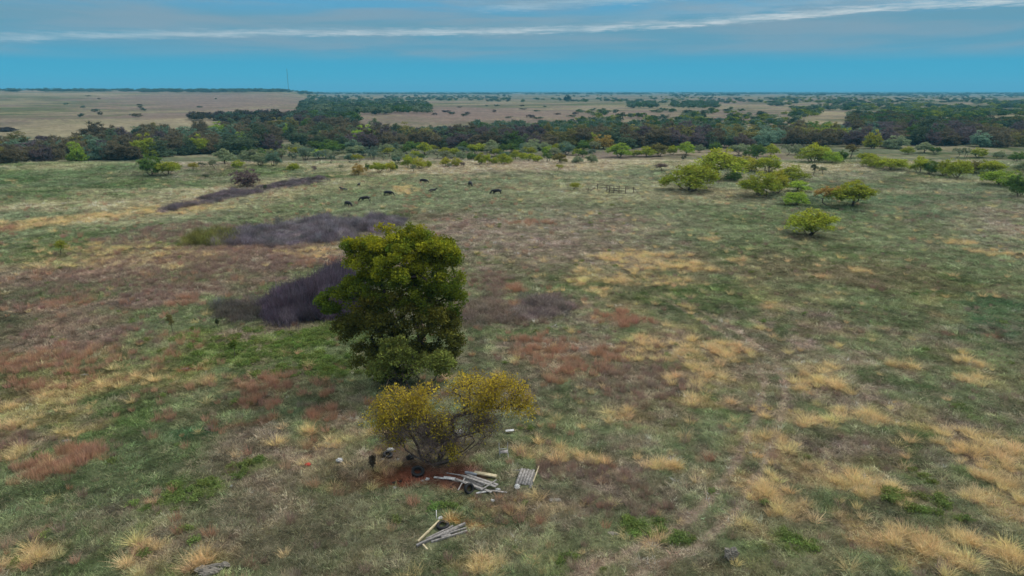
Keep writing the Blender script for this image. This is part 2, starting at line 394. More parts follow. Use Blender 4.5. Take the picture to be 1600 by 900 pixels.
# ------------------------------------------------------------------ ground
def build_ground():
    fine = np.radians(np.arange(-50, 50.01, .14)); coarse = np.radians(np.arange(55, 306, 5.0))
    A = np.concatenate([fine, coarse]); nA = len(A)
    rad = np.concatenate([[.5, 2, 4, 7, 10, 13, 16], np.exp(np.arange(math.log(18), math.log(210), .0065)),
                          np.exp(np.arange(math.log(210), math.log(60000), .014))])
    nR = len(rad)
    AA, RR = np.meshgrid(A, rad)
    X = np.sin(AA) * RR; Y = np.cos(AA) * RR
    Z = terrain(X, Y)
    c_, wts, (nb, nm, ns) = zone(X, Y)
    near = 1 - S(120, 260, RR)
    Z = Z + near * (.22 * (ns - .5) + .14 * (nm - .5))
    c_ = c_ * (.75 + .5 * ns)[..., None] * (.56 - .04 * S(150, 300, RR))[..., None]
    verts = np.stack([X, Y, Z], -1).reshape(-1, 3)
    verts = np.vstack([verts, [[0, 0, float(terrain(0, 0))]]]); cc = np.vstack([c_.reshape(-1, 3), c_[0, :1]])
    i = np.arange(nR - 1)[:, None] * nA; j = np.arange(nA)[None, :]; j2 = (j + 1) % nA
    q = np.stack([i + j, i + j2, i + nA + j2, i + nA + j], -1).reshape(-1, 4)[:, ::-1]
    tri = np.stack([np.full(nA, len(verts) - 1), (np.arange(nA) + 1) % nA, np.arange(nA)], -1)
    m_, t, o = new_mat('ground')
    va = t.n('ShaderNodeAttribute', attribute_name='col'); tcn = t.n('ShaderNodeTexCoord'); P = tcn.outputs['Object']
    a = t.noise(P, 2.2, 6, .75); b_ = t.noise(P, .16, 5, .65); g = t.noise(P, .02, 5, .65)
    f = t.m('MULTIPLY', t.m('MULTIPLY', t.mapr(a, .3, .7, .45, 1.6), t.mapr(b_, .25, .75, .75, 1.25)), t.mapr(g, .3, .7, .85, 1.15))
    sc_ = t.n('ShaderNodeVectorMath', operation='SCALE'); t.link(va.outputs['Color'], sc_.inputs[0]); t.link(f, sc_.inputs[3])
    bs = t.n('ShaderNodeBsdfPrincipled'); bs.inputs['Roughness'].default_value = 1; bs.inputs['Specular IOR Level'].default_value = 0
    t.link(sc_.outputs[0], bs.inputs['Base Color'])
    bp = t.n('ShaderNodeBump'); bp.inputs['Strength'].default_value = .6; bp.inputs['Distance'].default_value = .25
    t.link(a, bp.inputs['Height']); t.link(bp.outputs[0], bs.inputs['Normal']); t.link(bs.outputs[0], o.inputs[0])
    me = mesh_np('ground', verts, [q, tri], [m_], cc, smooth=True)
    tag(link('ground', me), kind='structure')
build_ground()

# ------------------------------------------------------------------ haze
def build_haze():
    m_, t, o = new_mat('haze'); pv = t.n('ShaderNodeVolumePrincipled')
    pv.inputs['Color'].default_value = (.16, .62, .90, 1); pv.inputs['Density'].default_value = HAZE
    t.link(pv.outputs[0], o.inputs['Volume'])
    b = 61000; z0, z1 = -40, 260
    v = [(x, y, z) for z in (z0, z1) for x, y in ((-b, -b), (b, -b), (b, b), (-b, b))]
    f = [(3, 2, 1, 0), (4, 5, 6, 7), (0, 1, 5, 4), (1, 2, 6, 5), (2, 3, 7, 6), (3, 0, 4, 7)]
    tag(link('haze', mesh_np('haze', v, np.array(f), [m_])), kind='stuff')
HAZE = 1.15e-4
build_haze()

# ------------------------------------------------------------------ plant builders
def tubes(P, par, rad, k=5):
    """tapered branches from node positions, parent indices and radii"""
    idx = np.where(par >= 0)[0]; a = P[par[idx]]; b = P[idx]; ra = rad[par[idx]]; rb = rad[idx]
    ra = np.minimum(ra, rb * 1.7 + .004)
    d = b - a; L = np.linalg.norm(d, axis=1, keepdims=True); d = d / np.maximum(L, 1e-6)
    ref = np.where(np.abs(d[:, 2:3]) > .9, [[1., 0, 0]], [[0, 0, 1.]])
    u = np.cross(d, ref); u /= np.linalg.norm(u, axis=1, keepdims=True); v = np.cross(d, u)
    th = np.arange(k) * 2 * math.pi / k
    ring = np.cos(th)[None, :, None] * u[:, None] + np.sin(th)[None, :, None] * v[:, None]
    VA = a[:, None] + ring * ra[:, None, None]; VB = b[:, None] + d[:, None] * (rb[:, None, None] * .3) + ring * rb[:, None, None]
    n = len(idx); V = np.concatenate([VA, VB], 1).reshape(-1, 3); base_ = np.arange(n)[:, None] * 2 * k; j = np.arange(k)[None]; j2 = (j + 1) % k
    F = np.stack([base_ + j, base_ + j2, base_ + k + j2, base_ + k + j], -1).reshape(-1, 4)
    return V, F
def skeleton(r, lobes, n, stems=3, low=.25, tip=.012, power=.42, base_r=.15, sag=0., fill=False):
    """lobes: (cx,cy,cz,rx,ry,rz,weight)"""
    wt_ = np.array([l[6] for l in lobes], float); wt_ /= wt_.sum()
    li = r.choice(len(lobes), n, p=wt_); L = np.array([l[:6] for l in lobes])[li]
    d = r.normal(size=(n, 3)); d /= np.linalg.norm(d, axis=1, keepdims=True); d[:, 2] = d[:, 2] if fill else np.where(d[:, 2] < -.6, -d[:, 2] * .6, d[:, 2])
    rr = r.uniform(.2, 1, n) ** (.6 if fill else .45)
    A = L[:, :3] + d * L[:, 3:6] * rr[:, None]; A[:, 2] = np.maximum(A[:, 2], .5 * r.uniform(.5, 1.4, n) if L[:, 2].max() > 1.2 else .07 + .1 * r.uniform(0, 1, n))
    cen = (np.array([l[:3] for l in lobes]) * wt_[:, None]).sum(0)
    nodes = [np.zeros(3)]; par = [-1]
    for s in range(stems):
        tgt = np.array(lobes[s % len(lobes)][:3]) if len(lobes) > 1 else cen + np.array([math.cos(s * 6.28 / stems + .7) * lobes[0][3] * .4, math.sin(s * 6.28 / stems + .7) * lobes[0][4] * .4, 0])
        b0 = np.array([r.uniform(-1, 1) * base_r, r.uniform(-1, 1) * base_r, 0]); nodes.append(b0); par.append(0); last = len(nodes) - 1
        for q in (.2, .4, .62):
            bend = np.array([tgt[0] * q ** .8, tgt[1] * q ** .8, tgt[2] * q ** 1.15 * .95]) + r.normal(size=3) * .05 * tgt[2]
            nodes.append(b0 + bend); par.append(last); last = len(nodes) - 1
    order = np.argsort(np.linalg.norm(A - cen * np.array([1, 1, .5]), axis=1))
    NP = np.zeros((len(nodes) + 2 * n, 3)); NP[:len(nodes)] = nodes; cnt = len(nodes); tips = []
    for k in order:
        p = A[k]; dd = NP[1:cnt] - p; dist = np.linalg.norm(dd, axis=1) + .8 * np.maximum(dd[:, 2], 0)
        j = int(np.argmin(dist)) + 1
        mid = NP[j] * .5 + p * .5 + r.normal(size=3) * .10 * np.linalg.norm(p - NP[j]); mid[2] -= sag * np.linalg.norm(p - NP[j])
        NP[cnt] = mid; par.append(j); NP[cnt + 1] = p; par.append(cnt); tips.append(cnt + 1); cnt += 2
    P = NP[:cnt]; par = np.array(par); load = np.zeros(cnt); load[tips] = 1
    for i in range(cnt - 1, 0, -1): load[par[i]] += load[i]
    rad = tip * np.maximum(load, 1) ** power
    rad[0] = rad[1] if cnt > 1 else tip
    return P, par, rad, P[tips], li
def leaves(r, cen, per, spread, size, flat=.75, long=1.6, up=0.):
    n = len(cen) * per; c_ = np.repeat(cen, per, 0); sp = spread if np.ndim(spread) else (spread, spread, spread * flat)
    d = r.normal(size=(n, 3)); nrm = np.linalg.norm(d, axis=1, keepdims=True); d = d / nrm * np.minimum(nrm, 2.0)
    p = c_ + d * np.array(sp) * .62
    a = r.normal(size=(n, 3)); a[:, 2] += up; a /= np.linalg.norm(a, axis=1, keepdims=True)
    b = np.cross(a, r.normal(size=(n, 3))); b /= np.linalg.norm(b, axis=1, keepdims=True)
    s = size * r.uniform(.6, 1.35, (n, 1)); a = a * s * long * .5; b = b * s * .5
    V = np.stack([p - a, p + b, p + a, p - b], 1).reshape(-1, 3); F = np.arange(n * 4).reshape(-1, 4)
    return V, F, p
def twigs(r, cen, per, length, width, up=.6):
    n = len(cen) * per; p = np.repeat(cen, per, 0) + r.normal(size=(n, 3)) * length * .3
    d = r.normal(size=(n, 3)); d[:, 2] = np.abs(d[:, 2]) * .6 + up; d /= np.linalg.norm(d, axis=1, keepdims=True)
    s = np.cross(d, r.normal(size=(n, 3))); s /= np.linalg.norm(s, axis=1, keepdims=True)
    l = length * r.uniform(.5, 1.2, (n, 1)); e = p + d * l; s = s * width
    V = np.stack([p - s, p + s, e + s * .35, e - s * .35], 1).reshape(-1, 3)
    return V, np.arange(n * 4).reshape(-1, 4), p
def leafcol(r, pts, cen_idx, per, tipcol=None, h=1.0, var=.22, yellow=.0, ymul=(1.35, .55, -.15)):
    """per-leaf multiplier: clump to clump and leaf to leaf; sunlit yellow painted into some clumps, more towards the top"""
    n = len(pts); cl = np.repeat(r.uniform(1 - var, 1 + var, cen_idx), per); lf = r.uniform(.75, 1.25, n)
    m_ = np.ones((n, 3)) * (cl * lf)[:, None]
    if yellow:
        y_ = np.clip((pts[:, 2] / h - .45) * 1.6, 0, 1) * np.repeat(r.uniform(0, 1, cen_idx) ** .7, per) * yellow  # light on the upper crown, put into the leaf colour
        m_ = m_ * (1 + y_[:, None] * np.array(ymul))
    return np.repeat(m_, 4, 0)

def crown_and_trunk(seed, lobes, n, per, spread, lsize, h, stems=3, tip=.012, base_r=.15, yellow=.5, twig=0, k=5, flat=.75, long=1.6, bark=None, power=.42, var=.22, leafy=None, mat=None, twcol=(.9,.72,.85), twlen=1., ymul=(1.35, .55, -.15), fill=False):
    r = np.random.default_rng(seed)
    P, par, rad, tips, li = skeleton(r, lobes, n, stems, tip=tip, base_r=base_r, power=power, fill=fill)
    TV, TF = tubes(P, par, rad, k)
    if leafy is not None:      # only some lobes carry leaves
        keep = np.array([leafy[q] for q in li])[np.argsort(np.argsort(np.arange(len(li))))]
    use = tips
    LV, LF, lp = leaves(r, use, per, spread, lsize, flat, long)
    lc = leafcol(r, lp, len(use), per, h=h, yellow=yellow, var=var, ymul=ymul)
    if twig:
        V2, F2, p2 = twigs(r, tips, twig, spread * 1.2 * twlen, .012 + lsize * .05)
        F2 = F2 + len(LV); LV = np.vstack([LV, V2]); LF = np.vstack([LF, F2]); lc = np.vstack([lc, np.ones((len(V2), 3)) * np.array(twcol)])
    crown = mesh_np('crown', LV, LF, [mat or M_LEAF], lc)
    trunk = mesh_np('trunk', TV, TF, [bark or M_BARK], smooth=True)
    return crown, trunk, (LV, LF, lc, TV, TF)

# ---- prototypes, each one metre wide (radius .5) and one metre high
MESQ = []
for s in range(7):
    r_ = np.random.default_rng(100 + s)
    lob = [(r_.uniform(-.06, .06), r_.uniform(-.06, .06), .52, .38, .38, .44, 2.0)]
    for q in range(4 + s % 2):
        a_ = q * 6.28 / (4 + s % 2) + r_.uniform(-.4, .4); d_ = r_.uniform(.22, .33)
        lob.append((d_ * math.cos(a_), d_ * math.sin(a_), r_.uniform(.2, .55), .22, .22, r_.uniform(.2, .28), 1.0))
    MESQ.append(crown_and_trunk(200 + s, lob, 120, 42, .075, .026, 1.0, stems=5, tip=.0028, base_r=.015, yellow=.4, twig=3, power=.45, flat=.9)[:2])
SPARSE = []
for s in range(3):
    r_ = np.random.default_rng(300 + s)
    lob = [(r_.uniform(-.25, .25), r_.uniform(-.25, .25), r_.uniform(.5, .75), .24, .24, .25, 1.0) for _ in range(5)]
    SPARSE.append(crown_and_trunk(320 + s, lob, 60, 18, .07, .026, 1.0, stems=5, tip=.0035, base_r=.02, yellow=.4, twig=10, power=.42)[:2])
BARE = []
for s in range(2):
    lob = [(.25 * math.cos(q), .25 * math.sin(q), .5, .3, .3, .42, 1.0) for q in (0.3, 1.6, 2.9, 4.2, 5.4)]
    BARE.append(crown_and_trunk(340 + s, lob, 130, 3, .08, .016, 1.0, stems=12, tip=.003, base_r=.22, yellow=0, twig=16, power=.38, fill=True)[:2])
def single(name, seed, lob, n, per, spread, lsize, twig=0, yellow=.3, stems=2, tip=.004, twcol=(1.05, .95, 1.0)):
    c_, t_, (LV, LF, lc, TV, TF) = crown_and_trunk(seed, lob, n, per, spread, lsize, 1.0, stems=stems, tip=tip, base_r=.06, fill=True, yellow=yellow, twig=twig, k=4, twcol=twcol)
    V = np.vstack([LV, TV]); F = np.vstack([LF, TF + len(LV)]); cc = np.vstack([lc, np.full((len(TV), 3), .5)])
    fm = np.concatenate([np.zeros(len(LF), int), np.ones(len(TF), int)])
    return mesh_np(name, V, F, [M_LEAF, M_BARK_DARK], cc, fm)
CREEK, CREEKBARE = [], []
for s in range(6):
    r_ = np.random.default_rng(400 + s)
    lob = [(0, 0, .58, .36, .36, .40, 2)] + [(.26 * math.cos(q * 1.3 + s), .26 * math.sin(q * 1.3 + s), r_.uniform(.1, .5), .27, .27, .26, 1) for q in range(7)]
    CREEK.append(single('creek_tree', 410 + s, lob, 110, 36, .085, .034, twig=4))
for s in range(4):
    r_ = np.random.default_rng(440 + s)
    lob = [(0, 0, .55, .38, .38, .42, 2)] + [(.26 * math.cos(q * 1.3 + s), .26 * math.sin(q * 1.3 + s), r_.uniform(.1, .5), .28, .28, .28, 1) for q in range(7)]
    CREEKBARE.append(single('creek_tree', 450 + s, lob, 150, 9, .09, .026, twig=26, yellow=0, tip=.003))

# ------------------------------------------------------------------ tree placement
WORDS = ['zeroth', 'first', 'second', 'third', 'fourth', 'fifth', 'sixth', 'seventh', 'eighth', 'ninth', 'tenth', 'eleventh', 'twelfth', 'thirteenth', 'fourteenth', 'fifteenth', 'sixteenth', 'seventeenth', 'eighteenth', 'nineteenth']
TENS = {20: 'twent', 30: 'thirt', 40: 'fort', 50: 'fift', 60: 'sixt', 70: 'sevent', 80: 'eight', 90: 'ninet'}
def ordinal(n):
    if n < 20: return WORDS[n]
    t_ = n // 10 * 10
    return TENS[t_] + 'ieth' if n % 10 == 0 else TENS[t_] + 'y-' + WORDS[n % 10]
TC = dict(yg=(118, 130, 46), green=(74, 98, 48), grey=(108, 122, 92), dark=(66, 80, 60), yellow=(130, 134, 50), olive=(96, 96, 56), orange=(138, 122, 66), bare=(96, 90, 82), teal=(84, 106, 88), purple=(78, 73, 72), brown=(84, 82, 62), bright=(116, 140, 54))
CW = dict(yg='yellow-green', green='mid-green', grey='grey-green', dark='dark green', yellow='yellow', olive='dull olive', orange='orange-tinged', bare='leafless grey', teal='blue-green', purple='purplish bare', brown='brownish bare', bright='bright green')
# (px, py of the base, width px, height px, colour, form)
ML = [
 (237,275,38,31,'green','m'),(264,275,36,24,'yg','m'),(301,267,20,12,'yellow','s'),(316,263,10,9,'dark','s'),(335,265,18,15,'grey','s'),(321,281,13,8,'dark','s'),
 (352,257,32,22,'grey','m'),(372,263,20,12,'yg','m'),(407,259,26,20,'grey','m'),(385,252,26,16,'grey','m'),(428,261,26,24,'teal','m'),(441,252,22,16,'grey','s'),(405,246,24,14,'green','m'),
 (478,255,26,22,'teal','s'),(458,268,18,14,'yg','m'),(491,269,12,9,'bare','s'),(498,248,26,13,'bright','m'),(527,251,26,15,'grey','s'),(516,240,38,20,'green','m'),(532,266,10,8,'grey','s'),
 (560,274,22,17,'orange','m'),(575,267,12,11,'green','m'),(592,271,26,18,'yg','m'),(610,269,18,16,'yellow','m'),(618,268,10,11,'green','m'),(583,248,20,18,'teal','s'),(597,253,14,13,'grey','s'),
 (622,243,13,12,'grey','m'),(602,240,24,16,'grey','m'),(647,240,32,20,'green','m'),(637,263,20,20,'yg','m'),(655,264,22,18,'yellow','m'),(669,263,12,12,'yg','m'),(647,270,13,13,'grey','s'),(620,256,13,12,'teal','m'),
 (696,238,13,15,'dark','m'),(706,247,26,17,'yg','m'),(722,251,18,16,'grey','m'),(680,250,20,15,'grey','s'),(696,261,17,14,'yellow','m'),(703,265,12,10,'grey','s'),(713,260,17,13,'yellow','m'),(724,263,10,9,'bare','s'),(737,252,16,14,'green','m'),
 (751,258,17,18,'yg','m'),(762,257,14,16,'yg','m'),(787,257,30,16,'yg','m'),(776,245,22,14,'yg','m'),(772,257,12,10,'yg','m'),(806,250,22,14,'yg','m'),(823,253,26,15,'yg','m'),(800,238,26,14,'green','m'),
 (838,254,18,11,'yg','m'),(856,243,20,14,'bright','m'),(875,256,25,16,'olive','m'),(873,267,15,9,'yg','s'),(902,256,18,12,'grey','m'),(903,243,18,11,'yg','m'),(922,246,18,12,'teal','s'),(850,235,24,12,'grey','m'),
 (968,246,36,21,'bright','m'),(992,245,20,11,'yg','m'),(1012,245,26,16,'yg','m'),(1030,244,30,19,'olive','m'),(1050,242,18,14,'yg','m'),(1072,242,28,19,'bright','m'),(1093,238,16,12,'grey','m'),(1116,238,22,15,'green','m'),
 (1155,243,30,19,'grey','m'),(1178,249,30,24,'green','m'),(1205,245,24,18,'yg','m'),(1068,253,10,9,'dark','s'),(1035,268,26,12,'bare','s'),(896,298,24,12,'yg','s'),
 (1122,280,80,42,'yg','m'),(1078,299,80,42,'yg','m'),(1168,268,38,22,'yellow','m'),(1200,270,40,26,'yg','m'),(1186,307,60,38,'yg','m'),(1213,303,40,34,'yellow','m'),(1237,284,42,24,'yg','m'),(1247,300,38,18,'bright','m'),(1243,321,38,22,'bright','m'),(1145,284,26,16,'green','m'),
 (1293,322,38,30,'orange','s'),(1330,324,68,38,'yg','m'),(1266,369,76,38,'yg','m'),
 (1229,243,20,16,'grey','s'),(1246,242,20,16,'grey','m'),(1272,254,52,28,'yg','m'),(1299,256,30,20,'bright','m'),(1316,254,16,18,'green','m'),(1331,248,26,20,'olive','s'),(1354,254,28,16,'yg','m'),
 (1272,274,14,16,'dark','s'),(1286,273,18,12,'grey','s'),(1362,262,34,18,'yg','m'),(1392,266,50,20,'yg','m'),(1417,241,20,12,'yg','m'),(1436,271,30,25,'yg','m'),(1452,273,22,22,'green','m'),(1475,275,28,24,'yg','m'),(1495,280,36,32,'yg','m'),(1522,271,24,18,'olive','m'),
 (1545,272,46,22,'yg','m'),(1565,291,56,25,'bright','m'),(1591,308,36,34,'green','m'),(1443,239,28,15,'grey','m'),(1461,241,16,12,'green','m'),(1495,246,15,14,'grey','s'),(1508,247,16,15,'grey','s'),(1528,246,26,14,'yg','m'),(1562,248,18,12,'grey','m'),(1589,253,24,16,'green','m'),(1598,268,22,14,'grey','m'),
 (95,399,22,23,'yg','s'),(386,293,40,26,'bare','b'),(414,298,10,9,'dark','s'),
]
NAMED = {(95,399): 'lone small yellow-green bush on the green slope at the far left', (386,293): 'bushy leafless grey shrub at the upper end of the narrow purple thicket', (414,298): 'tiny dark bush beside the leafless grey shrub',
 (1266,369): 'lone round yellow-green mesquite nearest the viewer on the right pasture', (1330,324): 'wide yellow-green mesquite with open dark stems beside an orange-tinged one', (1293,322): 'sparse orange-tinged mesquite leaning against the wide yellow-green one',
 (1078,299): 'large yellow-green mesquite nearest the broken corral', (1122,280): 'biggest mesquite of the right-hand thicket, dense and dark below', (896,298): 'small sparse shrub just left of the broken corral',
 (1243,321): 'low bright green bush at the lower right end of the mesquite thicket', (1591,308): 'dense green mesquite cut by the right edge of the picture', (1565,291): 'broad low bright green bush near the right edge',
 (1186,307): 'rounded mesquite with spreading dark stems at the front of the right-hand thicket', (1213,303): 'yellow-topped mesquite touching the rounded front mesquite of the thicket', (1035,268): 'low leafless grey shrub in the dry grass behind the corral'}
ZONES = [(300, 'on the left meadow below the creek trees'), (545, 'around the grey shrub left of the cattle'), (690, 'behind the left-hand cattle'), (850, 'behind the right-hand cattle'), (1060, 'behind the broken corral'), (1260, 'in and behind the big mesquite thicket'), (1425, 'behind the two paired mesquites on the right'), (1700, 'near the right edge of the pasture')]
def place_tree(proto, name, p, wm, hm, rz, colour, parts=True):
    if parts:
        e = empty(name, p, rz)
        for mesh_, nm in ((proto[0], 'crown'), (proto[1], 'trunk')):
            o = bpy.data.objects.new(nm, mesh_); COL.objects.link(o); o.parent = e; o.scale = (wm, wm, hm); o.color = (*colour, 1)
        return e
    o = bpy.data.objects.new(name, proto); COL.objects.link(o); o.location = p; o.rotation_euler = (0, 0, rz); o.scale = (wm, wm, hm); o.color = (*colour, 1)
    return o
rx2 = np.random.default_rng(77)
for _ in range(400):
    if len(ML) > 175: break
    px, py = rx2.uniform(380, 930), rx2.uniform(236, 257)
    if any(abs(px - q[0]) < 11 and abs(py - q[1]) < 4.5 for q in ML): continue
    wd = rx2.uniform(16, 28); ML.append((round(px), round(py), wd, wd * .68, ['grey', 'green', 'grey', 'teal', 'yg'][rx2.integers(5)], 'ms'[rx2.integers(2)]))
zc = {}
ML.sort(key=lambda q: q[0])
for i, (px, py, wp, hp, ck, fm) in enumerate(ML):
    p = at(px, py); s = mpp(p); k = rng.uniform(.88, 1.12)
    protos = dict(m=MESQ, s=SPARSE, b=BARE)[fm]
    wm = wp * s * 1.17; hm = hp * s * 1.14
    colr = np.array(lin(TC[ck])) * k * (1.55 if fm != 'b' else 1.5)
    pp = p.copy(); pp[2] -= .05
    e = place_tree(protos[i % len(protos)], 'mesquite_tree' if fm != 'b' else 'bare_shrub', pp, wm, hm, rng.uniform(0, 6.28), colr)
    if (px, py) in NAMED: lab = NAMED[(px, py)]
    else:
        zn = next(z for z in ZONES if px < z[0])[1]
        kk = (ck, zn); zc[kk] = zc.get(kk, 0) + 1
        lab = f"{ordinal(zc[kk])} {CW[ck]} mesquite from the left {zn}"
    tag(e, lab, 'tree' if fm != 'b' else 'shrub', 'mesquite trees scattered over the pasture' if fm != 'b' else None)

# creek belt
lowx = [0, 100, 200, 300, 400, 500, 600, 700, 800, 900, 1000, 1100, 1200, 1300, 1400, 1500, 1600]
lowy = [259, 253, 250, 246, 239, 235, 237, 234, 234, 233, 234, 232, 228, 230, 230, 229, 231]
topy = [238, 232, 222, 210, 200, 198, 212, 216, 217, 214, 214, 214, 216, 208, 206, 210, 213]
FEAT = [(120,252,28,28,'bright'),(226,246,38,34,'yg'),(312,240,32,28,'yg'),(379,228,26,22,'bright'),(452,212,20,18,'bright'),(507,222,22,18,'bright'),(568,226,40,28,'bright'),(408,236,46,36,'dark'),(480,205,26,18,'green'),
        (340,212,30,20,'bright'),(240,214,30,20,'olive'),(27,232,36,26,'olive'),(800,232,32,26,'green'),(925,228,24,20,'yg'),(940,233,34,22,'orange'),(890,222,40,16,'bare'),(860,224,30,18,'bare'),(1065,226,60,28,'olive'),
        (1290,222,40,26,'yg'),(1318,222,30,22,'yg'),(1272,218,34,22,'olive'),(1363,232,26,28,'yellow'),(1402,232,38,20,'grey'),(1160,232,34,22,'bare'),(1450,222,44,38,'dark'),(1575,215,20,14,'yg'),(150,222,50,28,'brown'),(175,220,40,22,'brown'),(700,232,26,20,'dark'),(1423,222,30,26,'green'),(93,232,14,14,'purple')]
cands = []
placed = []
for f_ in FEAT:
    cands.append((*f_, True)); placed.append((f_[0], f_[1]))
tries = 0
r_ = np.random.default_rng(5)
while len(cands) < 290 and tries < 9000:
    tries += 1
    px = r_.uniform(-25, 1625); lo = np.interp(px, lowx, lowy); hi_ = np.interp(px, lowx, topy)
    t_ = r_.uniform(0, 1) ** 1.1; py = lo - (lo - hi_) * t_
    md = 15 * (.55 + .45 * (py - 195) / 60)
    if any(abs(px - a) < md and abs(py - b) < 4.6 for a, b in placed): continue
    placed.append((px, py))
    n_ = vnoise(px / 90, py / 20, 77) * .6 + r_.uniform(0, 1) * .4
    if px < 560: ck = 'dark' if n_ < .28 else 'brown' if n_ < .48 else 'purple' if n_ < .56 else 'teal' if n_ < .66 else 'olive' if n_ < .84 else 'green'
    elif px < 1200: ck = 'purple' if n_ < .36 else 'brown' if n_ < .52 else 'dark' if n_ < .62 else 'olive' if n_ < .76 else 'teal' if n_ < .88 else 'green'
    else: ck = 'dark' if n_ < .35 else 'purple' if n_ < .55 else 'brown' if n_ < .66 else 'teal' if n_ < .74 else 'olive' if n_ < .88 else 'green'
    sc0 = (.6 + .4 * (py - 195) / 60)
    cands.append((px, py, r_.uniform(32, 50) * sc0, r_.uniform(24, 34) * sc0, ck, False))
cands.sort(key=lambda q: q[0])
bc = {}
for i, (px, py, wp, hp, ck, ft) in enumerate(cands):
    p = at(px, py); s = mpp(p)
    lo = np.interp(px, lowx, lowy); hi_ = np.interp(px, lowx, topy); t_ = (lo - py) / (lo - hi_)
    row = 'front edge' if t_ < .33 else 'middle' if t_ < .7 else 'back edge'
    side = 'left' if px < 533 else 'central' if px < 1067 else 'right'
    protos = CREEKBARE if ck in ('purple', 'brown', 'bare') else CREEK
    colr = np.array(lin(TC[ck])) * rng.uniform(.8, 1.2) * (1.3 if ft else 1.65)
    p[2] -= .1
    e = place_tree(protos[i % len(protos)], 'creek_tree', p, wp * s * 1.15, hp * s * 1.12, rng.uniform(0, 6.28), colr, parts=False)
    kk = (ck, row, side); bc[kk] = bc.get(kk, 0) + 1
    tag(e, f"{ordinal(bc[kk])} {CW[ck]} tree from left on the {row} of the {side} creek belt", 'tree', 'trees of the creek belt')

# ------------------------------------------------------------------ scatter (true ground cover and far woods)
def hidden_collection(name, meshes):
    c_ = bpy.data.collections.new(name)
    for i, m_ in enumerate(meshes):
        o = bpy.data.objects.new(f'{name}_{i:02d}', m_); c_.objects.link(o)
    return c_
def scatter(name, pts, scl, rot, tint, idx, coll, label, cat):
    me = bpy.data.meshes.new(name); me.vertices.add(len(pts)); me.vertices.foreach_set('co', np.asarray(pts, np.float32).ravel())
    def attr(n_, typ, dat, fld):
        a_ = me.attributes.new(n_, typ, 'POINT'); a_.data.foreach_set(fld, np.asarray(dat).ravel())
    attr('scl', 'FLOAT_VECTOR', np.asarray(scl, np.float32), 'vector'); attr('rot', 'FLOAT_VECTOR', np.asarray(rot, np.float32), 'vector')
    t4 = np.ones((len(pts), 4), np.float32); t4[:, :3] = tint; attr('tint', 'FLOAT_COLOR', t4, 'color')
    attr('pick', 'INT', np.asarray(idx, np.int32), 'value')
    me.update()
    o = link(name, me); tag(o, label, cat, kind='stuff')
    g = bpy.data.node_groups.new(name, 'GeometryNodeTree')
    g.interface.new_socket('Geometry', in_out='INPUT', socket_type='NodeSocketGeometry'); g.interface.new_socket('Geometry', in_out='OUTPUT', socket_type='NodeSocketGeometry')
    N = g.nodes; gi = N.new('NodeGroupInput'); go = N.new('NodeGroupOutput'); ip = N.new('GeometryNodeInstanceOnPoints'); ci = N.new('GeometryNodeCollectionInfo')
    ci.inputs['Collection'].default_value = coll; ci.inputs['Separate Children'].default_value = True; ci.inputs['Reset Children'].default_value = True
    def na(n_, typ):
        q = N.new('GeometryNodeInputNamedAttribute'); q.data_type = typ; q.inputs['Name'].default_value = n_; return q.outputs['Attribute']
    L = g.links
    L.new(gi.outputs[0], ip.inputs['Points']); L.new(ci.outputs[0], ip.inputs['Instance']); ip.inputs['Pick Instance'].default_value = True
    L.new(na('pick', 'INT'), ip.inputs['Instance Index']); L.new(na('scl', 'FLOAT_VECTOR'), ip.inputs['Scale'])
    er = N.new('FunctionNodeEulerToRotation'); L.new(na('rot', 'FLOAT_VECTOR'), er.inputs[0]); L.new(er.outputs[0], ip.inputs['Rotation'])
    L.new(ip.outputs[0], go.inputs[0])
    md = o.modifiers.new('scatter', 'NODES'); md.node_group = g
    return o

def blades(seed, n, rad, h0, h1, width, lean, bend, colvar=.2, tipcol=(1, 1, 1), segs=2):
    r = np.random.default_rng(seed)
    a = r.uniform(0, 6.283, n); d = np.sqrt(r.uniform(0, 1, n)) * rad; b = np.stack([np.cos(a) * d, np.sin(a) * d, -.03 + 0 * a], 1)
    da = a + r.normal(size=n) * .7; h = r.uniform(h0, h1, n); ln = (d / rad * .6 + r.uniform(0, .6, n)) * lean
    dirv = np.stack([np.cos(da), np.sin(da), 0 * da], 1); side = np.stack([-np.sin(da + r.normal(size=n)), np.cos(da + r.normal(size=n)), 0 * da], 1)
    side /= np.linalg.norm(side, axis=1, keepdims=True); wv = side * (width * r.uniform(.6, 1.3, n))[:, None] * .5
    rows = []
    for s in range(segs + 1):
        t = s / segs
        p = b + dirv * (h * (ln * t + bend * t * t * ln))[:, None]; p[:, 2] += h * (t - .35 * bend * ln * t * t)
        f = 1 - .8 * t
        rows.append((p - wv * f, p + wv * f))
    V = []; F = []
    for s in range(segs + 1): V += [rows[s][0], rows[s][1]]
    V = np.stack(V, 1).reshape(-1, 3); m_ = 2 * (segs + 1); base_ = np.arange(n)[:, None] * m_
    for s in range(segs): F.append(base_ + np.array([2 * s, 2 * s + 1, 2 * s + 3, 2 * s + 2]))
    F = np.vstack(F)
    cc = np.repeat(r.uniform(1 - colvar, 1 + colvar, n)[:, None] * np.ones(3), m_, 0)
    return mesh_np('blades', V, F, [M_CLUMP], cc)
def leafclump(seed, n, rad, h, size, colvar=.25):
    r = np.random.default_rng(seed); cen = np.stack([r.normal(size=14) * rad * .5, r.normal(size=14) * rad * .5, r.uniform(.25, .8, 14) * h], 1)
    V, F, p = leaves(r, cen, n // 14, (rad * .4, rad * .4, h * .3), size)
    return mesh_np('clump', V, F, [M_CLUMP], np.repeat(r.uniform(1 - colvar, 1 + colvar, len(p))[:, None] * np.ones(3), 4, 0))
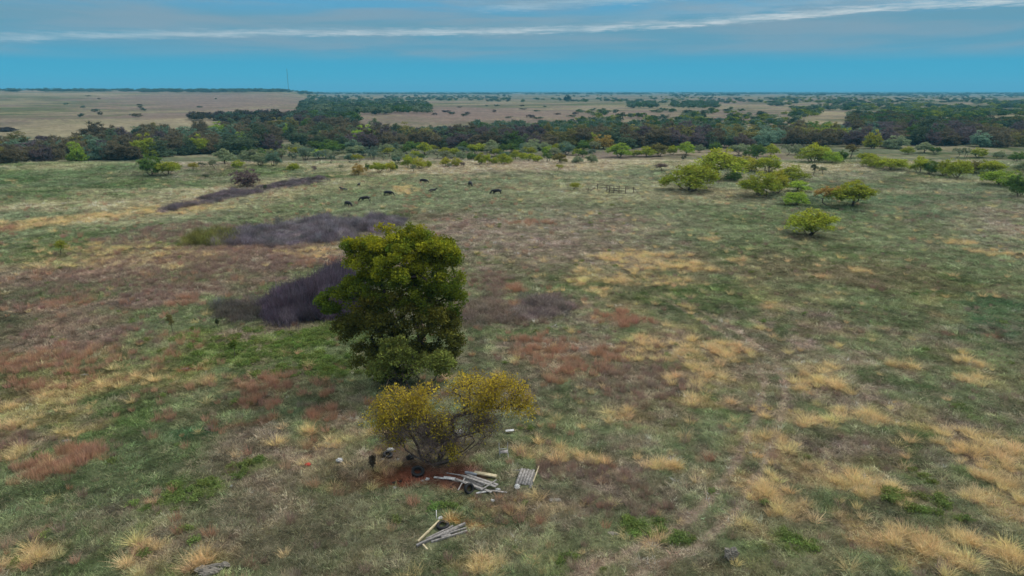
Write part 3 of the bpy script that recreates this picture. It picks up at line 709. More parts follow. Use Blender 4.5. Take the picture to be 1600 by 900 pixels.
def stembush(seed, n, h, rad):
    r = np.random.default_rng(seed); cen = np.stack([r.normal(size=n) * rad * .5, r.normal(size=n) * rad * .5, np.zeros(n)], 1)
    V, F, p = twigs(r, cen, 1, h * .95, .017, up=1.6)
    tip = np.stack([r.normal(size=n) * rad * .7, r.normal(size=n) * rad * .7, r.uniform(.35, .85, n) * h], 1)
    V2, F2, p2 = twigs(r, tip, 4, h * .3, .009, up=.8)
    V = np.vstack([V, V2]); F = np.vstack([F, F2 + len(V) - len(V2)])
    return mesh_np('stems', V, F, [M_CLUMP], np.repeat(r.uniform(.75, 1.3, len(F))[:, None] * np.ones(3), 4, 0))

c_short = hidden_collection('src_short', [blades(500 + s, 32, .24, .07, .20, .021, .9, .8, segs=2) for s in range(5)])
c_dry = hidden_collection('src_dry', [blades(520 + s, 90 + 12 * (s % 4), .22 + .03 * (s % 5), .22 + .04 * (s % 4), .62 + .09 * (s % 4), .022, .5 + .08 * (s % 5), .9, .3, segs=3) for s in range(9)])
c_rust = hidden_collection('src_rust', [blades(540 + s, 90, .30, .40, .85, .022, .35, .4, .3, segs=2) for s in range(4)])
c_weed = hidden_collection('src_weed', [leafclump(560 + s, 240, .38, .42, .07) for s in range(4)])
c_brush = hidden_collection('src_brush', [stembush(580 + s, 60, 1.0, .5) for s in range(4)])
HALF = math.radians(42)
CLEAR = [(np.array(at(px, py))[:2], q) for px, py, q in [(692, 824, .75), (733, 769, .7), (653, 741, .9), (606, 713, .6), (745, 762, 1.8), (765, 766, 1.2), (720, 756, 1.0), (822, 749, 1.5), (700, 748, 1.0), (757, 745, 1.0), (725, 744, .8), (787, 713, .6),
    (660, 849, .7), (675, 845, .8), (690, 838, 1.0), (708, 831, .9), (722, 825, .6), (665, 836, .45), (674, 828, .45), (682, 820, .45), (668, 860, .3), (531, 722, .5), (797, 677, .6), (481, 728, .4), (1141, 872, .7), (335, 890, .9), (318, 893, .6), (352, 887, .5)]]
def clear_of_debris(x, y):
    k = np.ones(x.shape, bool)
    for c_, q in CLEAR: k &= (np.hypot(x - c_[0], y - c_[1]) > q * (.45 + .6 * vnoise(x * 3, y * 3, 88)))
    return k
def sample_area(n, r0, r1, power):
    """random points in the fan of pasture in front of the viewpoint; density falls with distance"""
    u = rng.uniform(0, 1, n); k = 2 - power
    r = (r0 ** k + u * (r1 ** k - r0 ** k)) ** (1 / k); a = rng.uniform(-HALF, HALF, n)
    return np.sin(a) * r, np.cos(a) * r, r
def rot_rand(n, tilt=.12):
    return np.stack([rng.normal(size=n) * tilt, rng.normal(size=n) * tilt, rng.uniform(0, 6.283, n)], 1)
def do_scatter(name, x, y, s, tint, coll, k, label, cat, tilt=.12, hs=None):
    z = terrain(x, y); n = len(x); hs = s if hs is None else hs
    scatter(name, np.stack([x, y, z], 1), np.stack([s, s, hs], 1), rot_rand(n, tilt), tint, rng.integers(0, k, n), coll, label, cat)

x, y, r = sample_area(480000, 23, 300, 1.2)
colz, wz, (nb, nm, ns) = zone(x, y)
keep = (wz['brush'] < .4) & (rng.uniform(0, 1, len(x)) > wz['track'] * .85) & clear_of_debris(x, y) & (rng.uniform(0, 1, len(x)) < .45 + .9 * S(.3, .6, ns))
x, y, r, colz, ns = x[keep], y[keep], r[keep], colz[keep], ns[keep]
nm, nb = nm[keep], nb[keep]
pn = fbm(x / 1.7, y / 1.7, 61, 3)
tint = colz * np.exp(rng.normal(size=(len(x), 1)) * .42) * (1 + rng.normal(size=(len(x), 3)) * .05) * (.5 + .75 * S(.25, .75, pn) + .5 * S(.3, .7, vnoise(x / .55, y / .55, 66)))[:, None] * 1.16
st = rng.uniform(0, 1, len(x)) < .07 + .32 * S(.52, .70, fbm(x / 2.6, y / 2.6, 62, 3)); tint[st] = tint[st] * .45 + np.array(lin((172, 158, 132))) * .6
do_scatter('short_grass', x, y, rng.uniform(.5, 1.1, len(x)) * (1 + r / 90), np.clip(tint, .01, .8), c_short, 5, 'short green and greyish pasture grass covering the whole field', 'grass', .2, rng.uniform(.35, 1.25, len(x)) * (.5 + .9 * S(.3, .7, pn)) * (1 + r / 250))

def clump(x, y, key):
    a, b = dict(dry=(.43, .52), rust=(.3, .5), mauve=(.25, .45), weed=(.36, .52)).get(key, (.3, .5))
    return S(a, b, fbm(x / 1.4, y / 1.4, 63, 3))
def stray(x, y, key):
    if key == 'dry': return .012 * S(-12, 10, x) + .008
    if key == 'rust': return .018 * S(15, -10, x)
    return .003 if key == 'weed' else .01
def typed(name, key, n, r0, r1, thr, coll, k, base, label, smin, smax, var=.2, cat='grass', hmul=1.0, mixground=.18, pw=1.0, tilt=.12):
    x, y, r = sample_area(n, r0, r1, pw)
    colz, wz, (nb, nm, ns) = zone(x, y)
    pr = np.clip((wz[key] - thr) / (1 - thr), 0, 1) ** .8 + stray(x, y, key)
    keep = (rng.uniform(0, 1, len(x)) < pr * clump(x, y, key)) & clear_of_debris(x, y)
    x, y, r, colz = x[keep], y[keep], r[keep], colz[keep]; m_ = len(x)
    t_ = (GC[base] * (1 - mixground) + colz * mixground) * rng.uniform(1 - var, 1 + var, (m_, 1)) * (1 + rng.normal(size=(m_, 3)) * .05)
    s = rng.uniform(smin, smax, m_) * (1 + r / 400)
    do_scatter(name, x, y, s, np.clip(t_, .01, .8), coll, k, label, cat, tilt, s * hmul)
    print(name, m_)
GC['drytuft'] = np.array(lin((236, 208, 154))); GC['rusttuft'] = np.array(lin((186, 146, 120))); GC['mauvetuft'] = np.array(lin((156, 132, 118)))
GC['weedtuft'] = np.array(lin((112, 130, 68))); GC['brushtuft'] = np.array(lin((96, 82, 94)))
typed('dry_grass', 'dry', 150000, 24, 240, .12, c_dry, 9, 'drytuft', 'tall tan bunchgrass tufts standing dry in the green pasture', .3, 1.0, hmul=.9)
typed('rust_grass', 'rust', 130000, 24, 200, .15, c_rust, 4, 'rusttuft', 'rust-red bluestem grass in patches across the middle of the field', .35, .95)
typed('dead_weeds', 'mauve', 130000, 24, 200, .15, c_rust, 4, 'mauvetuft', 'low mauve-brown dead weeds between the grass', .35, .8)
typed('green_weeds', 'weed', 110000, 24, 160, .22, c_weed, 4, 'weedtuft', 'low bright green weeds left of the big tree and along the track', .45, 1.0, hmul=.85)

# leafless purple brush thickets, each one patch of ground
def thicket(name, poly, n, h0, h1, base, label, jit=.15):
    """poly: pixel corners of the patch's footprint"""
    P = np.array([at(*q)[:2] for q in poly]); mn, mx = P.min(0), P.max(0)
    xs, ys = [], []
    X = rng.uniform(mn[0], mx[0], n * 6); Y = rng.uniform(mn[1], mx[1], n * 6); ins = np.zeros(len(X), bool)
    for i in range(len(P)):
        (x1, y1), (x2, y2) = P[i], P[(i + 1) % len(P)]
        cnd = ((y1 > Y) != (y2 > Y)) & (X < (x2 - x1) * (Y - y1) / (y2 - y1 + 1e-12) + x1); ins ^= cnd
    X, Y = X[ins], Y[ins]; kp = fbm(X / 3.5, Y / 3.5, 92, 3) > rng.uniform(.28, .5, len(X)); X, Y = X[kp][:n], Y[kp][:n]; X = X + rng.normal(size=len(X)) * jit * 5; Y = Y + rng.normal(size=len(Y)) * jit * 9
    k = fbm(X / 5, Y / 5, 91, 3); hh = (h0 + (h1 - h0) * S(.3, .7, k)) * rng.uniform(.55, 1.35, len(X))
    t_ = np.array(lin(base)) * np.exp(rng.normal(size=(len(X), 1)) * .35) * (1 + rng.normal(size=(len(X), 3)) * .05)
    do_scatter(name, X, Y, rng.uniform(.9, 1.5, len(X)), np.clip(t_, .01, .6), c_brush, 4, label, 'brush', .1, hh)
thicket('brush_thicket', [(428,496),(470,500),(530,492),(565,475),(560,446),(520,448),(474,462),(434,478)], 900, 1.4, 2.3, (90,80,90), 'dense leafless purple brush just left of the big green tree')
thicket('brush_thicket', [(350,492),(405,500),(415,480),(380,468)], 130, .7, 1.2, (98,92,84), 'thin grey-brown weeds at the left end of the purple brush')
thicket('brush_thicket', [(340,383),(430,382),(540,376),(620,356),(630,346),(560,344),(450,354),(370,366)], 1250, .6, 1.4, (122,114,118), 'long low purple-grey thicket stretching left behind the big tree')
thicket('brush_thicket', [(292,381),(350,383),(365,370),(320,368)], 170, .8, 1.4, (120,120,66), 'olive-green bushes at the left tip of the long purple thicket')
thicket('brush_thicket', [(255,333),(330,319),(400,302),(510,283),(500,280),(420,290),(350,302),(300,316)], 700, .4, 1.0, (112,102,104), 'narrow purple brush strip slanting uphill past the grey shrub')
thicket('brush_thicket', [(725,504),(790,500),(795,480),(765,470),(735,480)], 90, .35, .8, (136,122,108), 'low grey-purple scrub at the right foot of the big tree')
thicket('brush_thicket', [(815,493),(880,495),(890,480),(850,472),(822,478)], 120, .45, 1.0, (128,116,110), 'rounded grey-purple scrub patch right of the big tree')

# far woods, past the trees one can tell apart
LODM = []
for s in range(6):
    r2 = np.random.default_rng(700 + s); cen = np.stack([r2.normal(size=26) * .2, r2.normal(size=26) * .2, r2.uniform(.3, .85, 26)], 1)
    V, F, p = leaves(r2, cen, 14, .14, .085)
    LODM.append(mesh_np('far_crown', V, F, [M_CLUMP], np.repeat(r2.uniform(.7, 1.3, len(p))[:, None] * np.ones(3), 4, 0)))
c_far = hidden_collection('src_far', LODM)
fx, fs, ft_ = [], [], []
def wood(px0, px1, py0, py1, n, cols, w0=6, w1=10, h0=4, h1=8, patchy=.0, seed=0):
    for _ in range(n):
        px = rng.uniform(px0, px1); py = rng.uniform(py0, py1)
        if patchy and vnoise(px / 45, py / 4, 800 + seed) < patchy: continue
        p = at(px, py); wd = rng.uniform(w0, w1)
        fx.append(p - [0, 0, .2]); fs.append((wd, wd, rng.uniform(h0, h1))); ft_.append(np.array(lin(TC[cols[rng.integers(len(cols))]])) * rng.uniform(.75, 1.15))
A1 = ['teal', 'dark', 'green', 'grey']; A2 = ['green', 'yg', 'grey', 'teal', 'dark']
wood(470, 620, 156, 182, 420, A1, 9, 13, 6, 9, .2); wood(600, 670, 160, 178, 120, A1, 9, 13, 6, 9); wood(340, 480, 184, 193, 120, ['dark', 'purple', 'teal', 'brown'], 9, 13, 6, 9); wood(295, 345, 184, 189, 22, ['purple', 'brown'])
wood(480, 560, 180, 196, 70, ['dark', 'teal', 'green'], 9, 13, 6, 9); wood(480, 800, 150, 158, 260, A1, 10, 16, 6, 9, .3, 1); wood(650, 1000, 150, 160, 220, A1, 9, 15, 5, 8, .4, 2)
wood(740, 1150, 197, 212, 420, ['teal', 'teal', 'grey', 'green'], 6, 9, 4, 7, .15, 3); wood(640, 800, 206, 216, 90, ['teal', 'purple', 'grey'], 6, 9, 4, 6)
wood(900, 1260, 172, 200, 380, A2, 6, 10, 3, 6, .48, 4); wood(980, 1120, 161, 170, 170, ['green', 'teal'], 8, 12, 5, 8, .2, 5); wood(1200, 1600, 152, 182, 1000, A2, 8, 13, 4, 7, .42, 6)
wood(1330, 1420, 186, 205, 150, ['olive', 'dark', 'brown', 'green'], 9, 12, 6, 9); wood(1400, 1540, 172, 186, 260, ['green', 'yg', 'green'], 7, 11, 4, 6, .2, 7); wood(1200, 1400, 178, 206, 200, A1, 6, 10, 4, 6, .5, 8)
wood(1380, 1600, 192, 206, 160, ['green', 'dark', 'olive', 'brown'], 8, 11, 5, 8, .2, 9); wood(1000, 1600, 150, 166, 500, A2, 8, 14, 4, 7, .5, 10)
wood(470, 1620, 143.6, 148, 1700, ['dark', 'teal'], 22, 40, 7, 13, .25, 11); wood(1050, 1620, 145.5, 151, 500, ['dark', 'teal'], 16, 30, 7, 11, .3, 12)
wood(-20, 480, 140.5, 144, 320, ['dark', 'teal'], 18, 34, 6, 11, .35, 13); wood(220, 460, 140, 145, 260, ['dark', 'teal'], 16, 30, 7, 12, .1, 14)
wood(100, 340, 148, 185, 14, ['dark', 'brown', 'teal'], 6, 11, 3, 5); wood(640, 900, 166, 190, 20, ['dark', 'purple'], 6, 11, 2, 4); wood(-10, 22, 203, 206, 14, ['purple'], 6, 9, 2, 3)
n = len(fx)
scatter('far_woodland', np.array(fx), np.array(fs), np.stack([np.zeros(n), np.zeros(n), rng.uniform(0, 6.28, n)], 1), np.array(ft_), rng.integers(0, 6, n), c_far, 'distant woodland and brush beyond the creek out to the horizon', 'woodland')
print('far', n)
lone = at(887, 158)
tag(place_tree(CREEK[1], 'lone_tree', lone, 14 * mpp(lone), 11 * mpp(lone), 1, np.array(lin((44, 60, 48))), False), 'lone round dark tree standing out on the open flat near the horizon', 'tree')

# ------------------------------------------------------------------ the big trees at the middle
# dark green cottonwood-like tree with light on its top painted in as yellow
def hero(name, base_px, lobes, n, per, spread, lsize, h, colour, label, cat='tree', bark=M_BARK_DARK, extra=0, **kw):
    rx_ = np.random.default_rng(int(base_px[0] * 7 + base_px[1])); base_l = list(lobes)
    for q in range(extra):
        l = base_l[rx_.integers(len(base_l))]; d = rx_.normal(size=3); d /= np.linalg.norm(d); k = rx_.uniform(.5, 1.0)
        lobes = lobes + [(l[0] + d[0] * l[3], l[1] + d[1] * l[4], min(max(l[2] + d[2] * l[5], 1.0), .86 * h), k, k, k * .8, .28)]
    p = at(*base_px); c_, t_, _ = crown_and_trunk(int(base_px[0] * 3 + base_px[1]) % 1000, lobes, n, per, spread, lsize, h, bark=bark, **kw)
    e = empty(name, (p[0], p[1], p[2] - .05)); tag(e, label, cat)
    o = link('crown', c_, e); o.color = (*lin(colour), 1); link('trunk', t_, e)
    return e
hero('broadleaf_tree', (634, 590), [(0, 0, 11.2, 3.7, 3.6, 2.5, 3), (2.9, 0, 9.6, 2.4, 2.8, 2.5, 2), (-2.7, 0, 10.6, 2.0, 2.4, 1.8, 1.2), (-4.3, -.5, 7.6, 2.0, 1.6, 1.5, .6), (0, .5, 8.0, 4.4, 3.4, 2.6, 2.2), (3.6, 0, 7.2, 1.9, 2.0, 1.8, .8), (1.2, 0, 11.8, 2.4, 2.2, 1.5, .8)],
     640, 130, .42, .12, 14, (88, 108, 38), 'tallest tree of the field, dense dark green crown painted sunlit yellow at the top', stems=5, tip=.018, base_r=.3, yellow=1.0, ymul=(3.4, 1.6, 0.), extra=26, twig=3, flat=.8, power=.45, var=.3)
hero('olive_tree', (628, 600), [(-2.4, -.2, 5.4, 2.6, 2.2, 2.4, 1.5), (2.2, -.2, 5.2, 2.8, 2.2, 2.4, 1.5), (0, 0, 6.6, 3.2, 2.4, 2.2, 1.6), (-2.6, 0, 2.4, 2.0, 1.6, 1.8, .9), (2.7, .0, 2.3, 1.8, 1.6, 1.8, .9), (0, .5, 2.0, 3, 1.5, 1.7, 1.0), (-4.2, 0, 5.2, 1.3, 1.2, 1.3, .5), (4.0, 0, 5.0, 1.2, 1.2, 1.3, .4)],
     380, 78, .46, .14, 9, (92, 96, 44), 'dark olive tree standing under and in front of the tallest tree', stems=6, tip=.016, base_r=.3, yellow=.5, extra=12, twig=7, power=.45, var=.3)
hero('pale_shrub', (650, 620), [(-1.6, -.2, 4.0, 1.5, 1.2, 1.5, 1.3), (1.9, 0, 2.9, 1.5, 1.2, 1.2, 1.0), (0.2, 0, 2.6, 1.4, 1.2, 1.2, .6), (-2.9, 0, 2.4, 1.0, 1.0, .9, .4)],
     170, 50, .34, .12, 6, (124, 136, 68), 'pale green open-branched shrub between the dark trees and the yellow one', 'shrub', bark=M_BARK, stems=9, tip=.014, base_r=.5, yellow=.15, twig=14, power=.4, var=.25)
def yellow_tree():
    p = at(682, 724); e = empty('yellow_tree', (p[0], p[1], p[2] - .05)); tag(e, 'wide yellow-leaved tree with a fan of bare grey branches above the dumped rubbish', 'tree')
    r = np.random.default_rng(31)
    lobes = [(-2.2, .2, 4.0, 1.9, 1.4, 1.5, 2.2), (-.7, .3, 4.4, 1.2, 1.1, 1.3, 1.0), (2.6, .5, 5.0, 1.8, 1.5, 1.4, 1.6), (4.4, .5, 4.9, 1.7, 1.4, 1.3, 1.5), (.5, 0, 2.9, 1.0, .8, .9, .6), (.9, -.6, 1.2, .7, .6, .6, .35),
             (-3.6, .2, 3.5, 1.0, 1.0, 1.0, .6), (5.8, .4, 4.3, .8, .9, .9, .4), (-2.6, .2, 2.4, 1.3, .9, 1.0, .5), (3.0, .3, 3.2, 1.4, 1.0, 1.0, .35)]
    P, par, rad, tips, li = skeleton(r, lobes, 340, stems=10, tip=.015, base_r=.5, power=.42, fill=True)
    V1, F1 = tubes(P, par, rad, 5)
    lb2 = [(-1.5, 0, 2.0, 2.2, 1.2, 1.4, 1), (1.8, 0, 2.2, 2.0, 1.2, 1.4, 1), (0, 0, 1.4, 1.4, 1.0, 1.0, 1.2), (3.4, .3, 2.6, 1.4, .9, .9, .5), (-3.0, .2, 2.3, 1.2, .8, .8, .4)]
    P2, par2, rad2, tips2, _ = skeleton(r, lb2, 190, stems=12, tip=.012, base_r=.6, power=.36)
    V2, F2 = tubes(P2, par2, rad2, 4)
    TV = np.vstack([V1, V2]); TF = np.vstack([F1, F2 + len(V1)])
    link('trunk', mesh_np('trunk', TV, TF, [M_BARK], smooth=True), e)
    LV, LF, lp = leaves(r, tips, 48, .46, .085, .95); lc = leafcol(r, lp, len(tips), 48, h=6, yellow=.5, var=.35, ymul=(.5, .25, 0))
    LV2, LF2, lp2 = twigs(r, tips2, 22, .75, .014, .5)
    c2 = np.tile(np.array(lin((122, 108, 104))) / np.array(lin((172, 156, 58))), (len(LV2), 1)) * np.repeat(r.uniform(.7, 1.3, len(LF2)), 4)[:, None]
    LV3, LF3, lp3 = twigs(r, tips, 7, .55, .012, .4); c3 = np.tile(np.array(lin((126, 112, 94))) / np.array(lin((172, 156, 58))), (len(LV3), 1))
    LVb, LFb, lpb = leaves(r, tips2[::2], 9, .4, .08, .8); lcb = leafcol(r, lpb, len(tips2[::2]), 9, h=6, yellow=0, var=.3)
    LF = np.vstack([LF, LFb + len(LV)]); LV = np.vstack([LV, LVb]); lc = np.vstack([lc, lcb])
    o = link('crown', mesh_np('crown', LV, LF, [M_LEAF], lc), e); o.color = (*lin((172, 156, 58)), 1)
    o = link('twigs', mesh_np('twigs', np.vstack([LV2, LV3]), np.vstack([LF2, LF3 + len(LV2)]), [M_LEAF], np.vstack([c2, c3])), e); o.color = (*lin((172, 156, 58)), 1)
yellow_tree()
def sapling(px, py, h, colour, label, seed):
    p = at(px, py); lob = [(0, 0, h * .62, h * .16, h * .16, h * .36, 1)]
    c_, t_, _ = crown_and_trunk(seed, lob, 34, 16, h * .07, .07, h, stems=1, tip=.008, base_r=.01, yellow=.2, twig=5, power=.35, bark=M_BARK)
    e = empty('sapling', p); tag(e, label, 'sapling'); o = link('crown', c_, e); o.color = (*lin(colour), 1); link('trunk', t_, e)
sapling(268, 522, 2.2, (112, 110, 66), 'thin upright sapling at the left end of the green weeds', 61)
sapling(366, 560, 2.0, (88, 110, 46), 'thin green sapling standing in the bright green weeds', 62)
sapling(583, 738, 1.3, (84, 78, 66), 'dark dead weed stalk left of the black heap below the yellow tree', 63)
sapling(340, 512, 1.0, (74, 84, 56), 'short dark sapling below the thin grey-brown weeds', 64)

# ------------------------------------------------------------------ cattle
M_COW = plain_mat('black_hide', (10, 9, 9), (20, 17, 16), 9, .55, .35, .2)
def cow_mesh(pose):
    if pose == 'graze':
        V = [(-.1,0,1.04,.40),(-.72,0,1.12,.33),(.5,0,1.06,.36),(.82,0,1.10,.24),(1.12,0,.82,.16),(1.32,0,.46,.13),(1.44,0,.20,.085)]
    elif pose == 'stand':
        V = [(-.1,0,1.04,.40),(-.72,0,1.12,.33),(.5,0,1.06,.36),(.84,0,1.18,.25),(1.14,0,1.36,.17),(1.38,0,1.38,.14),(1.62,0,1.24,.085)]
    else:
        V = [(-.1,0,.40,.40),(-.72,0,.42,.36),(.5,0,.46,.35),(.82,0,.62,.24),(1.04,0,.86,.16),(1.24,0,.92,.13),(1.46,0,.78,.085)]
    E = [(0,1),(0,2),(2,3),(3,4),(4,5),(5,6)]
    def add(pts, root):
        k = root
        for q in pts:
            V.append(q); E.append((k, len(V) - 1)); k = len(V) - 1
    for s in (-1, 1):
        if pose == 'lie':
            add([(.62, s*.3, .22, .10), (.85, s*.3, .09, .07), (.6, s*.32, .07, .055)], 2)
            add([(-.7, s*.38, .26, .16), (-.25, s*.46, .12, .08), (-.7, s*.5, .08, .06)], 1)
        else:
            add([(.52 + .06*s, s*.2, .72, .12), (.56 + .12*s, s*.2, .40, .07), (.53 + .14*s, s*.2, .05, .062)], 2)
            add([(-.68, s*.21, .82, .17), (-.86 - .05*s, s*.2, .50, .075), (-.78 - .08*s, s*.2, .05, .062)], 1)
        add([(V[5][0] - .08, s*.2, V[5][2] + .12, .035)], 5)
    add([(-1.05,0,V[1][2] + .02,.05), (-1.10,0,V[1][2] - .45,.03), (-1.09,0,max(V[1][2] - .75,.1),.045)], 1)
    me = bpy.data.meshes.new('cow'); me.from_pydata([v[:3] for v in V], E, [])
    o = bpy.data.objects.new('cow_tmp', me); COL.objects.link(o)
    sk = o.modifiers.new('skin', 'SKIN'); o.modifiers.new('sub', 'SUBSURF').levels = 2
    for i, v in enumerate(me.skin_vertices[0].data): v.radius = (V[i][3], V[i][3]); v.use_root = (i == 0)
    dg = bpy.context.evaluated_depsgraph_get(); m2 = bpy.data.meshes.new_from_object(o.evaluated_get(dg)); m2.name = 'cow'
    bpy.data.objects.remove(o); m2.materials.clear(); m2.materials.append(M_COW)
    m2.polygons.foreach_set('use_smooth', np.ones(len(m2.polygons), bool)); return m2
CM = {k: cow_mesh(k) for k in ('graze', 'stand', 'lie')}
for px, py, pose, ang, sc_, lab in [
    (544, 322.5, 'graze', -38, .92, 'black cow grazing at the top edge of the long purple thicket, lowest of the herd'),
    (571, 315, 'graze', 188, 1.0, 'black cow grazing with its head down to the left, second lowest of the herd'),
    (607, 306, 'graze', -8, 1.0, 'black cow grazing to the right beside the orange-tan grass patch'),
    (537, 298, 'lie', 150, .95, 'black cow lying down, leftmost of the herd'),
    (561, 291, 'stand', 80, .62, 'small black calf on the dry grass between two cows, hardly visible'),
    (662, 286.5, 'graze', -12, 1.0, 'black cow grazing on the dark green strip, farthest away of the herd'),
    (676, 299, 'lie', 20, .9, 'black cow lying with its head raised to the right, just above the herd middle'),
    (735, 291, 'graze', -70, 1.0, 'black cow grazing and seen end-on, second from the right of the herd'),
    (776, 304, 'graze', 183, 1.08, 'biggest black cow, grazing to the left at the right end of the herd')]:
    p = at(px, py); o = link('cow', CM[pose], None, p); o.rotation_euler = (0, 0, R(ang)); o.scale = (sc_ * 1.08, sc_ * 1.2, sc_ * .94); o.location.z -= .08 if pose == 'graze' else 0
    tag(o, lab, 'cow', 'black cattle grazing on the pasture')

# ------------------------------------------------------------------ small building helpers for debris, corral, mast
def beam_arr(a, b, w_, h_, up=(0, 0, 1)):
    a = np.array(a, float); b = np.array(b, float); d = b - a; d /= np.linalg.norm(d)
    s = np.cross(d, up); s /= np.linalg.norm(s); u = np.cross(s, d)
    V = [q + s * x_ * w_ / 2 + u * z_ * h_ / 2 for q in (a, b) for x_, z_ in ((-1, -1), (1, -1), (1, 1), (-1, 1))]
    F = [(3, 2, 1, 0), (4, 5, 6, 7), (0, 1, 5, 4), (1, 2, 6, 5), (2, 3, 7, 6), (3, 0, 4, 7)]
    return np.array(V), np.array(F)
def join(parts):
    V, F, k = [], [], 0
    for v, f in parts: V.append(v); F.append(f + k); k += len(v)
    return np.vstack(V), np.vstack(F)
def cyl(a, b, r0, r1, k=10):
    return tubes(np.array([a, b], float), np.array([-1, 0]), np.array([r0, r1]), k)
def beveled(o, wd=.01):
    bv = o.modifiers.new('bevel', 'BEVEL'); bv.width = wd; bv.segments = 2; return o
def solid(name, parts, mat, parent=None, loc=(0, 0, 0), smooth=False, bevel=0):
    V, F = join(parts); V = V - np.array(loc) if parent is None else V
    o = link(name, mesh_np(name, V, F, [mat], smooth=smooth), parent, loc)
    if bevel: beveled(o, bevel)
    return o
WOOD_GREY = plain_mat('weathered_wood', (92, 88, 84), (164, 160, 156), 6, .9, .1, .5, stretch=(1, 1, 1))
WOOD_DARK = plain_mat('dark_wood', (70, 60, 54), (104, 92, 82), 5, .9, .1, .5)
WOOD_PALE = plain_mat('pale_wood', (150, 138, 108), (200, 188, 156), 5, .85, .15, .3)
TIN = plain_mat('old_tin', (120, 124, 130), (160, 164, 170), 4, .6, .4, .3, metal=.2)
WHITE = plain_mat('dirty_white', (136, 136, 134), (206, 206, 204), 9, .6, .4, .2)
RUBBER = plain_mat('rubber', (14, 14, 15), (30, 30, 31), 12, .6, .4, .3)
BLACKP = plain_mat('black_plastic', (10, 10, 11), (26, 25, 25), 5, .5, .4, .6)
STONE = plain_mat('pale_stone', (92, 88, 80), (136, 130, 120), 4, .95, .1, .8)
REDP = plain_mat('red_plastic', (150, 44, 30), (178, 62, 40), 6, .5, .4, .2)
RUSTY = plain_mat('rusty_iron', (96, 50, 34), (134, 84, 60), 9, .9, .2, .6)
STEEL = plain_mat('painted_steel', (60, 66, 74), (80, 84, 90), 2, .6, .4, .05)
ORANGEW = plain_mat('orange_board', (160, 112, 66), (190, 150, 96), 6, .85, .15, .3)

# corral of old posts and rails
def corral():
    base = at(958, 303); s = mpp(base); e = empty('corral', base); tag(e, 'broken old wooden corral of leaning posts and rails on open pasture', 'corral')
    def P(px, py, up=0):
        q = at(px, py); return q + [0, 0, up] - base
    posts = [(918, 300, 1.1, .25), (933, 299, 1.9, 0), (948, 300, 1.8, 0), (952, 302, 1.7, .05), (959, 303, 1.8, -.05), (967, 303, 2.0, 0), (977, 304, 1.9, .03), (990, 303, 1.6, -.1)]
    for px, py, h, ln in posts:
        a = P(px, py); solid('post', [cyl(a - [0, 0, .3], a + [ln, 0, h], .10, .08, 7)], WOOD_DARK, e, smooth=True)
    rails = [((933, 299, 1.7), (967, 303, 1.8)), ((933, 299, 1.1), (967, 303, 1.2)), ((948, 300, .6), (977, 304, .6)), ((959, 303, 1.4), (990, 303, 1.3)), ((959, 303, .95), (977, 304, .9)), ((977, 304, 1.8), (990, 303, 1.5)),
             ((920, 301, .1), (933, 299, 1.5)), ((918, 300, .4), (931, 300, .8)), ((989, 302, 1.5), (1001, 307, .05)), ((948, 301, .2), (990, 305, .15)), ((950, 300, 1.5), (966, 302, .4))]
    for (x0, y0, u0), (x1, y1, u1) in rails:
        solid('rail', [cyl(P(x0, y0, u0), P(x1, y1, u1), .065, .05, 6)], WOOD_DARK, e, smooth=True)
corral()

# guyed radio mast on the horizon
def mast():
    b = at(451, 143.2); H = 33.5 * mpp(b); e = empty('radio_mast', b); tag(e, 'thin tall guyed radio mast rising above the left horizon', 'mast')
    legs = []; w_ = 1.0
    c3 = [np.array([math.cos(a) * w_, math.sin(a) * w_, 0]) for a in (.3, 2.4, 4.5)]
    for q in c3: legs.append(cyl(q, q + [0, 0, H], .4, .4, 5))
    k = int(H / 4)
    for i in range(k):
        z0, z1 = i * H / k, (i + 1) * H / k
        for j in range(3): legs.append(cyl(c3[j] + [0, 0, z0], c3[(j + 1) % 3] + [0, 0, z1], .09, .09, 4))
    solid('lattice', legs, STEEL, e)
    for a in (.3, 2.4, 4.5):
        for hh in (.45, .8): solid('guy_wire', [cyl((math.cos(a) * H * .45, math.sin(a) * H * .45, -1), (0, 0, H * hh), .035, .035, 4)], STEEL, e)
    solid('antenna', [cyl((0, 0, H), (0, 0, H + 5), .25, .12, 6)], STEEL, e)
mast()

# tyres
def tyre_mesh():
    prof = [(.20, -.085), (.235, -.11), (.31, -.118), (.345, -.10), (.36, -.06), (.363, 0), (.36, .06), (.345, .10), (.31, .118), (.235, .11), (.20, .085), (.215, .07), (.30, .095), (.335, .05), (.335, -.05), (.30, -.095), (.215, -.07)]
    k = 36; m_ = len(prof); V = []
    for i in range(k):
        a = i * 2 * math.pi / k
        for j, (r, z) in enumerate(prof):
            rr = r + (.008 if (i % 2 and 3 < j < 7) else 0); V.append((rr * math.cos(a), rr * math.sin(a), z))
    F = [(i * m_ + j, ((i + 1) % k) * m_ + j, ((i + 1) % k) * m_ + (j + 1) % m_, i * m_ + (j + 1) % m_) for i in range(k) for j in range(m_)]
    return mesh_np('tyre', np.array(V), np.array(F), [RUBBER], smooth=True)
TYRE = tyre_mesh()
for px, py, rot, up, s, lab in [(692, 824, (0.05, -.06, 0), .12, 1.02, 'black tyre lying flat beside the fallen posts'), (733, 769, (1.15, .2, .6), .26, .95, 'black tyre leaning against the grey board heap'),
                             (653, 741, (.35, .15, 0), .2, 1.2, 'large black tyre on the red dirt under the yellow tree'), (606, 713, (.1, .25, 0), .12, .95, 'half-hidden black tyre left of the yellow tree stem')]:
    p = at(px, py); o = link('tyre', TYRE, None, p + [0, 0, up]); o.rotation_euler = rot; o.scale = (s, s, s); tag(o, lab, 'tyre', 'tyres dumped near the yellow tree')
